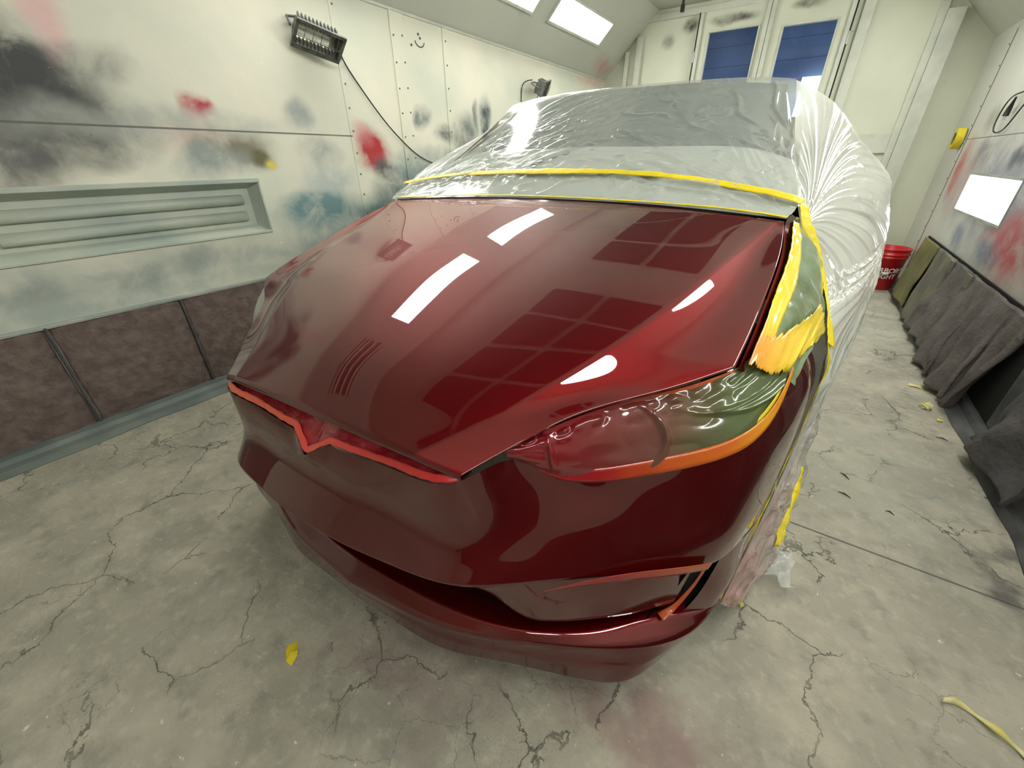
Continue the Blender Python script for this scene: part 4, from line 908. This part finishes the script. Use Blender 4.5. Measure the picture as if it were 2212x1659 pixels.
af=lambda v:float(np.interp(v,[1.06,1.42,1.94],[0,.095,.235]))   # v -> row fraction, filled in below
rowv=full[:,n[1]//2,1]; kt=int(np.argmax(rowv>2.4)); af=lambda v:float(np.interp(v,rowv[:kt],arc[:kt]))
for k in range(46):      # diagonal pulls from the far lower corner
    b0=-.95+RS.random()*.75; v0=1.15+RS.random()*.5; L_=.15+RS.random()*.45; an=.55+RS.random()*.5
    segs.append((af(v0),b0,af(min(v0+L_*math.sin(an),1.95)),b0+L_*math.cos(an)/.72,(RS.random()-.5)*.15,.004+.007*RS.random(),.006+.006*RS.random()))
for k in range(38):      # short ones all over the glass
    b0=-.6+RS.random()*1.5; v0=1.2+RS.random()*.7; L_=.05+RS.random()*.16; an=RS.random()*PI
    segs.append((af(v0),b0,af(min(max(v0+L_*math.sin(an),1.1),1.96)),b0+L_*math.cos(an)/.72,(RS.random()-.5)*.5,.003+.007*RS.random(),.006+.005*RS.random()))
for k in range(26):      # fan from the near lower corner
    an=.9+RS.random()*2.1; r0=.05+RS.random()*.2; r1=r0+.2+RS.random()*.5
    segs.append((af(1.12+r0*math.sin(an)),.97+r0*math.cos(an)/.72,af(1.12+r1*math.sin(an)),max(-.9,.97+r1*math.cos(an)/.72),(RS.random()-.5)*.12,.004+.008*RS.random(),.006+.008*RS.random()))
for k in range(30):      # pulls between hood edge and glass
    b0=-.9+RS.random()*1.8; v0=1.09+RS.random()*.08; an=.3+RS.random()*2.4; L_=.08+RS.random()*.18
    segs.append((af(v0),b0,af(v0+L_*math.sin(an)),b0+L_*math.cos(an)/.72,(RS.random()-.5)*.3,.003+.006*RS.random(),.005+.006*RS.random()))
# long forked creases across the glass
for q_ in ((1.80,.30,1.50,.62,.1),(1.50,.62,1.32,.95,-.05),(1.80,.30,1.93,.18,.1),(1.62,.36,1.66,-.02,.12),(1.66,-.02,1.52,-.30,-.1),(1.52,-.30,1.38,-.42,.05),(1.86,.62,1.58,.80,.08),(1.58,.80,1.30,.97,-.06),(1.70,.70,1.62,.50,.1),(1.93,.85,1.62,.93,.02),(1.60,.10,1.46,.30,.2)):
    segs.append((af(q_[0]),q_[1],af(q_[2]),q_[3],q_[4],.013,.010))
def fanw(v0,b0,K,seed,r0,r1,amp,lo,hi):
    dx=(AB[0]-af(v0))*LA; dy=(AB[1]-b0)*LB; th=np.arctan2(dx,dy)+.05*np.sin(9*np.hypot(dx,dy)+seed); r=np.hypot(dx,dy)
    R1=np.random.default_rng(seed); K2=int(K*2.2); q=(th+PI+.3)/(2*PI+.6)
    f=np.interp(q*K,np.arange(K),R1.random(K))**2+.4*np.interp(q*K2,np.arange(K2),R1.random(K2))
    return amp*f*np.clip((r-r0)/.08,0,1)*np.clip(1-(r-r0)/(r1-r0),0,1)*np.minimum(1,r/.3)*np.clip((th-lo)/.2,0,1)*np.clip((hi-th)/.2,0,1)
h=creases(AB,LA,LB,segs)+fanw(1.08,-1.0,210,4,.02,.95,.011,.25,1.35)+fanw(1.13,1.0,230,9,.02,.55,.009,1.7,2.9)+.003*(vnoise(n,(30,9),74)+.5)
e=np.ones(n); e[:6]*=np.linspace(0,1,6)[:,None]; e*=1-.75*np.clip((AB[0]-af(1.88))/(af(1.96)-af(1.88)),0,1)
M_SH=MB().grid(full+nr*(h*e+.004)[...,None])
sheet=thing('plastic_sheet','large clear plastic sheet draped over windshield, roof and sides of the red car','plastic sheet',CARM.to_translation(),math.radians(3.0))
M_SH.build('top_cover',M_FILM,sheet,smooth=True)
# apron: second ply between hood and glass
ap=patch(np.array(S_rows[:3]),60,60); apf=np.concatenate([mirror_u(ap)[:,::-1],ap[:,1:]],1); nn=normals(apf); 
if nn[30,30][2]<0: nn=-nn
na=apf.shape[:2]; xx=np.linspace(-1,1,na[1])[None]; yy=np.linspace(0,1,na[0])[:,None]
hh=.006*np.maximum(0,1-np.abs(vnoise(na,(6,30),81))*7)+.004*np.maximum(0,1-np.abs(vnoise(na,(10,20),82))*6)
o=MB().grid(apf+nn*(.001+hh*np.sin(PI*yy)**.5)[...,None]).build('plastic_sheet',M_FILM2,smooth=True); o.matrix_world=CARM
tag(o,'milky plastic apron taped between the hood edge and the windshield','plastic sheet')
# side part, tented out over the mirror
F_=[(.735,1.08,1.008),(.745,1.085,.985),(.765,1.06,.955),(.792,1.03,.90),(.826,.96,.83),(.848,.84,.785),(.872,.745,.68),(.864,.69,.535),(.850,.625,.41),(.825,.53,.275),(.805,.45,.16)]
S_=[(.632,1.93,1.389),(.755,2.05,1.335),(.90,1.83,1.17),(1.005,1.68,1.035),(1.01,1.49,.92),(1.00,1.33,.80),(1.00,1.31,.66),(.98,1.25,.52),(.965,1.15,.36),(.955,1.0,.16),(.955,.85,.012)]
Mi=[(.700,1.42,1.118),(.745,1.46,1.13),(.82,1.36,1.08),(.90,1.28,.98),(.935,1.20,.88),(.93,1.05,.80),(.93,1.02,.68),(.925,.99,.54),(.915,.95,.39),(.91,.82,.21),(.885,.68,.06)]
Bk=[(.66,2.5,1.39),(.78,2.6,1.27),(.90,2.7,1.12),(.97,2.6,1.0),(.97,2.6,.86),(.96,2.6,.72),(.96,2.6,.56),(.96,2.6,.42),(.96,2.6,.28),(.96,2.6,.12),(.96,2.6,.012)]
Bk2=[(.72,4.3,1.05),(.82,4.3,1.03),(.93,4.3,1.0),(.98,4.3,.95),(.99,4.3,.85),(1.0,4.3,.72),(1.0,4.3,.58),(1.0,4.3,.44),(1.0,4.3,.3),(1.0,4.3,.15),(1.0,4.3,.012)]
Bk3=[(.85,4.80,.96),(.86,4.82,.94),(.88,4.84,.88),(.90,4.85,.80),(.91,4.86,.7),(.92,4.86,.6),(.92,4.86,.5),(.93,4.86,.4),(.94,4.86,.3),(.95,4.86,.15),(.95,4.86,.012)]
SG=patch(np.array([F_,Mi,S_]).transpose(1,0,2),380,200,pchip,nspline)
SB=patch(np.array([S_,Bk,Bk2,Bk3]).transpose(1,0,2),90,70,pchip,pchip)
n=SG.shape[:2]; nr=normals(SG)
if nr[100,60][0]<0: nr=-nr
# folds radiate from the taped corner at the foot of the windshield post and from the mirror
d1=SG-np.array((.74,1.08,.99)); th=np.arctan2(d1[...,2],d1[...,1]+.6*d1[...,0]); rr=np.linalg.norm(d1,axis=2)
r_=np.random.default_rng(5); prof=r_.random(400); f1=np.interp((th+PI)/(2*PI)*400,np.arange(400),prof)
f1b=np.interp((th+PI)/(2*PI)*160,np.arange(160),r_.random(160))
AB2=np.meshgrid(np.linspace(0,1,n[0]),np.linspace(0,1,n[1]),indexing='ij'); LA2=np.linalg.norm(np.diff(SG[:,100],axis=0),axis=1).sum(); LB2=np.linalg.norm(np.diff(SG[150],axis=0),axis=1).sum()
jS=.40*.40
kS=1.0
sg=[]
for k in range(14):
    t=RS.random(); a0=.36+.10*t; b0=.95-.25*RS.random(); sg.append((a0,b0,a0+.2+RS.random()*.4,b0-.3-RS.random()*.5,(RS.random()-.5)*.04,.005+.006*RS.random(),.004+.004*RS.random()))
for k in range(22):
    a0=RS.random()*.9; b0=RS.random(); an=RS.random()*PI; L_=.04+.08*RS.random(); sg.append((a0,b0,a0+L_*math.sin(an)/LA2,b0+L_*math.cos(an)/LB2,(RS.random()-.5)*.4,.002+.003*RS.random(),.003+.003*RS.random()))
def fan(a0,b0,K,seed,r0,r1,amp):
    """taut folds spreading from one anchor point of the film"""
    dx=AB2[0]*LA2-a0*LA2; dy=AB2[1]*LB2-b0*LB2; th=np.arctan2(dx,dy)+.04*np.sin(8*np.hypot(dx,dy)); r=np.hypot(dx,dy)
    R1=np.random.default_rng(seed); f=np.interp((th+PI+.3)/(2*PI+.6)*K,np.arange(K),R1.random(K)); f2=np.interp((th+PI+.3)/(2*PI+.6)*K*2.3,np.arange(int(K*2.3)),R1.random(int(K*2.3)))
    return amp*(f+.45*f2)*np.clip((r-r0)/.10,0,1)*np.clip(1-(r-r0)/(r1-r0),0,1)*np.minimum(1,r/.35)
wa=np.clip((.46-AB2[0])/.08,0,1)
FAN=fan(.14,-.02,230,3,.03,1.0,.012)*wa+fan(.37,1.0,210,8,.03,1.1,.014)*np.clip((AB2[0]-.34)/.06,0,1)
h=FAN*(.55+.9*np.clip(vnoise(n,(7,6),44)+.5,0,1))+.8*creases(AB2,LA2,LB2,sg)+.003*(vnoise(n,(6,4),92)+.5)
ed=np.clip(np.arange(n[1])/6,0,1)[None]*np.clip(np.arange(n[0])/5,0,1)[:,None]
for sgn in (1,-1):
    G=SG+nr*(h*ed+.003)[...,None]
    top,low=G[:225],G[224:]
    if sgn<0: top,low=mirror_u(top),mirror_u(low)
    MB().grid(top,0,sgn<0).build('side_cover',M_FILM2,sheet,smooth=True)
    MB().grid(SB if sgn>0 else mirror_u(SB),0,sgn<0).build('rear_side_cover',M_FILM2,sheet,smooth=True)
    MB().grid(low,0,sgn<0).build('lower_side_cover',M_FILM3,sheet,smooth=True)
# pinkish film over the wheel opening, behind the bumper end
Fa=[(.866,.775,.735),(.874,.75,.66),(.866,.70,.53),(.852,.635,.41),(.828,.54,.275),(.806,.455,.165)]
Fb=[(.885,.95,.72),(.905,.93,.62),(.91,.86,.48),(.905,.78,.33),(.885,.66,.17),(.85,.56,.06)]
Fc=[(.90,1.10,.66),(.930,1.05,.52),(.948,1.00,.38),(.952,.92,.24),(.945,.81,.10),(.89,.70,.02)]
WG=patch(np.array([Fa,Fb,Fc]).transpose(1,0,2),80,40,pchip,pchip); n=WG.shape[:2]; nr=normals(WG)
if nr[40,20][0]<0: nr=-nr
h=.014*np.maximum(0,1-np.abs(vnoise(n,(12,6),95))*6)+.012*vnoise(n,(16,8),96)
o=MB().grid(WG+nr*((h)*np.clip(np.arange(n[1])/5,0,1)[None]+.004)[...,None]).build('masking_film',M_FILMP,smooth=True); o.matrix_world=CARM
tag(o,'crinkled clear film with pink mist covering the near front wheel opening','masking film')
# little crumpled end of film on the floor
r_=np.random.default_rng(2); G=patch(np.array([[(.90+.03*i+r_.random()*.02,.70+.05*j,.012+.05*r_.random()*(1-i/4)) for j in range(4)] for i in range(5)]),24,20)
o=MB().grid(G+vnoise((24,20),(6,6),4)[...,None]*.02+np.array([-.03,.02,.008])).build('plastic_offcut',M_FILM3,smooth=True); o.matrix_world=CARM; solid(o,.001,0); tag(o,'small crumpled clear plastic end on the floor behind the bumper corner','plastic')
o.location.z=.004

# tapes on the sheet and body
ribbon('masking_tape',[(-.735,1.12,1.030),(-.62,1.17,1.050),(-.35,1.215,1.070),(0,1.228,1.076),(.35,1.205,1.066),(.60,1.14,1.038),(.70,1.10,1.022),(.742,1.09,1.010)],[.022,.026,.030,.040,.030,.026,.028,.030],(0,.9,.45),M_TAPE,'broad yellow tape running across the sheet at the foot of the windshield',n=160,off=.016,jag=.004,seed=20,bump=.002)
ribbon('masking_tape',[(-.70,1.025,.990),(-.35,1.080,1.006),(0,1.092,1.010),(.35,1.080,1.006),(.62,1.045,.996),(.718,1.022,.988)],.007,(0,.9,.4),M_TAPE,'thin yellow tape line along the rear edge of the hood',n=120,off=.004,jag=.002,seed=21)
def onf(i,j,o=.006): i=min(i,69); return tuple(GF[i,j]+nf[i,j]*o)
ribbon('masking_tape',[(.738,1.10,1.012),(.752,1.07,.985),(.778,1.045,.94),(.812,1.01,.88),(.838,.93,.825),(.852,.84,.785),(.862,.775,.745)],[.034,.030,.028,.026,.026,.028,.03],[(-.7,.2,.7),(-.5,.2,.8)],M_TAPE,'yellow tape running down the sheet edge beside the near fender',n=90,off=.012,jag=.004,seed=22,bump=.003)
ribbon('masking_tape',[onf(62,3),onf(54,3),onf(46,6),onf(44,14),onf(38,24),onf(30,33)],[.014,.014,.016,.014,.012],(1,.3,-.4),M_TAPE,'narrow yellow tape crossing the green film on the near fender',n=60,off=.004,jag=.002,seed=23)
def laid(name,I,J0,J1,mat,label,off,jag,bump,seed,nk=9):
    """tape laid on the fender surface: I = row centres, J0..J1 = row bounds per column (grid units)"""
    r=np.random.default_rng(seed); m_=len(I)
    rowf=lambda i,j: np.array([np.interp(i,np.arange(70),GF[:,0,k]) for k in range(3)])
    def at(i,j):
        i=min(max(i,0),68.99); j=min(max(j,0),38.99); a,b=int(i),int(j); fa,fb=i-a,j-b
        f=lambda Q:(Q[a,b]*(1-fa)+Q[a+1,b]*fa)*(1-fb)+(Q[a,b+1]*(1-fa)+Q[a+1,b+1]*fa)*fb
        return f(GF),f(nf)
    bb=vnoise((m_,nk),(max(3,m_//4),3),seed)*bump; G=np.zeros((m_,nk,3))
    for x,(i,lo,hi) in enumerate(I):
        lo=lo+(r.random()-.5)*jag; hi=hi+(r.random()-.5)*jag
        for k in range(nk):
            t=k/(nk-1); q=lo+(hi-lo)*t; p,n_=at(*( (i,q) if J0 else (q,i) )); G[x,k]=p+n_*(off+bb[x,k]+abs(bb[x,k]))
    o=MB().grid(G).build(name,mat,smooth=True); solid(o,.001,0); o.matrix_world=CARM; return tag(o,label,'tape')
laid('masking_tape',[(i,1.0,1.0+np.interp(i,[3,20,44,50],[7.5,7,3.5,2.5])) for i in np.linspace(4,50,50)],True,0,M_TAPE_EDGE,'glossy yellow to orange tape strip along the near hood edge on the fender',.018,.35,.003,24)
laid('masking_tape',[(j,np.interp(j,[0,12,22,30,39],[0,0,3,12,17])-0,np.interp(j,[0,6,12,20,23,30,39],[4.5,6,9,20,27,26,27])) for j in np.linspace(0,38.5,60)],False,0,M_TAPE_PATCH,'torn yellow and orange tape patch between headlight and wheel arch',.023,1.6,.004,25)
ribbon('masking_tape',[(.868,.775,.755),(.878,.755,.715),(.877,.742,.66),(.872,.712,.58),(.862,.672,.50),(.852,.632,.42),(.838,.575,.335),(.822,.52,.262),(.806,.452,.18)],[.020,.018,.014,.010,.010,.010,.009,.008,.008],(.3,.9,-.2),M_TAPE,'yellow tape edging the near wheel arch end of the bumper',n=100,off=-.001,jag=.003,seed=26,bump=.002)
ribbon('masking_tape',[(.925,1.00,.42),(.925,.91,.33),(.922,.81,.25),(.915,.71,.17)],[.012,.026,.030,.022,.014],(1,.1,-.1),M_TAPE,'loose yellow tape hanging on the film over the near front wheel',n=60,off=.026,jag=.006,seed=27,bump=.006)
ribbon('masking_tape',[(.84,.55,.07),(.86,.58,.05),(.875,.60,.03),(.885,.60,.012)],[.014,.018,.018,.012],(.2,.6,.5),M_TAPE_WHITE,'small pale yellow tape tail touching the floor behind the bumper corner',n=24,off=.0,jag=.004,seed=28)
# winglet tape above the air curtain pocket and the diagonal strip in the duct
ribbon('masking_tape',[(.478,.110,.412),(.52,.144,.420),(.575,.185,.428),(.62,.220,.430),(.69,.276,.427),(.745,.330,.418)],[.003,.014,.024,.028,.028,.022],(0,-.15,1),M_TAPE_WING,'orange misted tape strip over the narrow opening above the lower air duct',n=70,off=.006,seed=30)
ribbon('masking_tape',[(.742,.345,.39),(.735,.345,.34),(.722,.335,.29),(.700,.305,.250),(.690,.290,.243)],[.006,.006,.008,.010,.020],(.8,.3,.2),M_TAPE_WING,'thin orange tape strip hanging in the dark air duct of the bumper',n=40,off=.004,seed=31)

# printed squiggles on the film above the broad tape
for k,(u,v,w) in enumerate([(-.16,1.30,1.124),(-.12,1.335,1.139),(-.08,1.36,1.150),(-.17,1.26,1.106)]):
    pts=[(u+.016*math.cos(a)*(1-.04*a),v+.012*math.sin(a)*(1-.04*a),w+.006*math.sin(a)) for a in np.linspace(0,9,30)]
    MB().tube(pts,.0011,4).build('printed_mark',M_MARK,sheet)
# the nose sits a touch further forward on the far side: same easing for every piece of bodywork and film there
for o in list(bpy.data.objects):
    r=o
    while r.parent: r=r.parent
    if o.type=='MESH' and (o.parent is car or o.matrix_world==CARM) and o.data.name:
        for vv in o.data.vertices:
            if vv.co.x<0: vv.co.y-=.050*min(1,abs(vv.co.x)/.64)**3*min(1,max(0,(.95-vv.co.y)/.5))
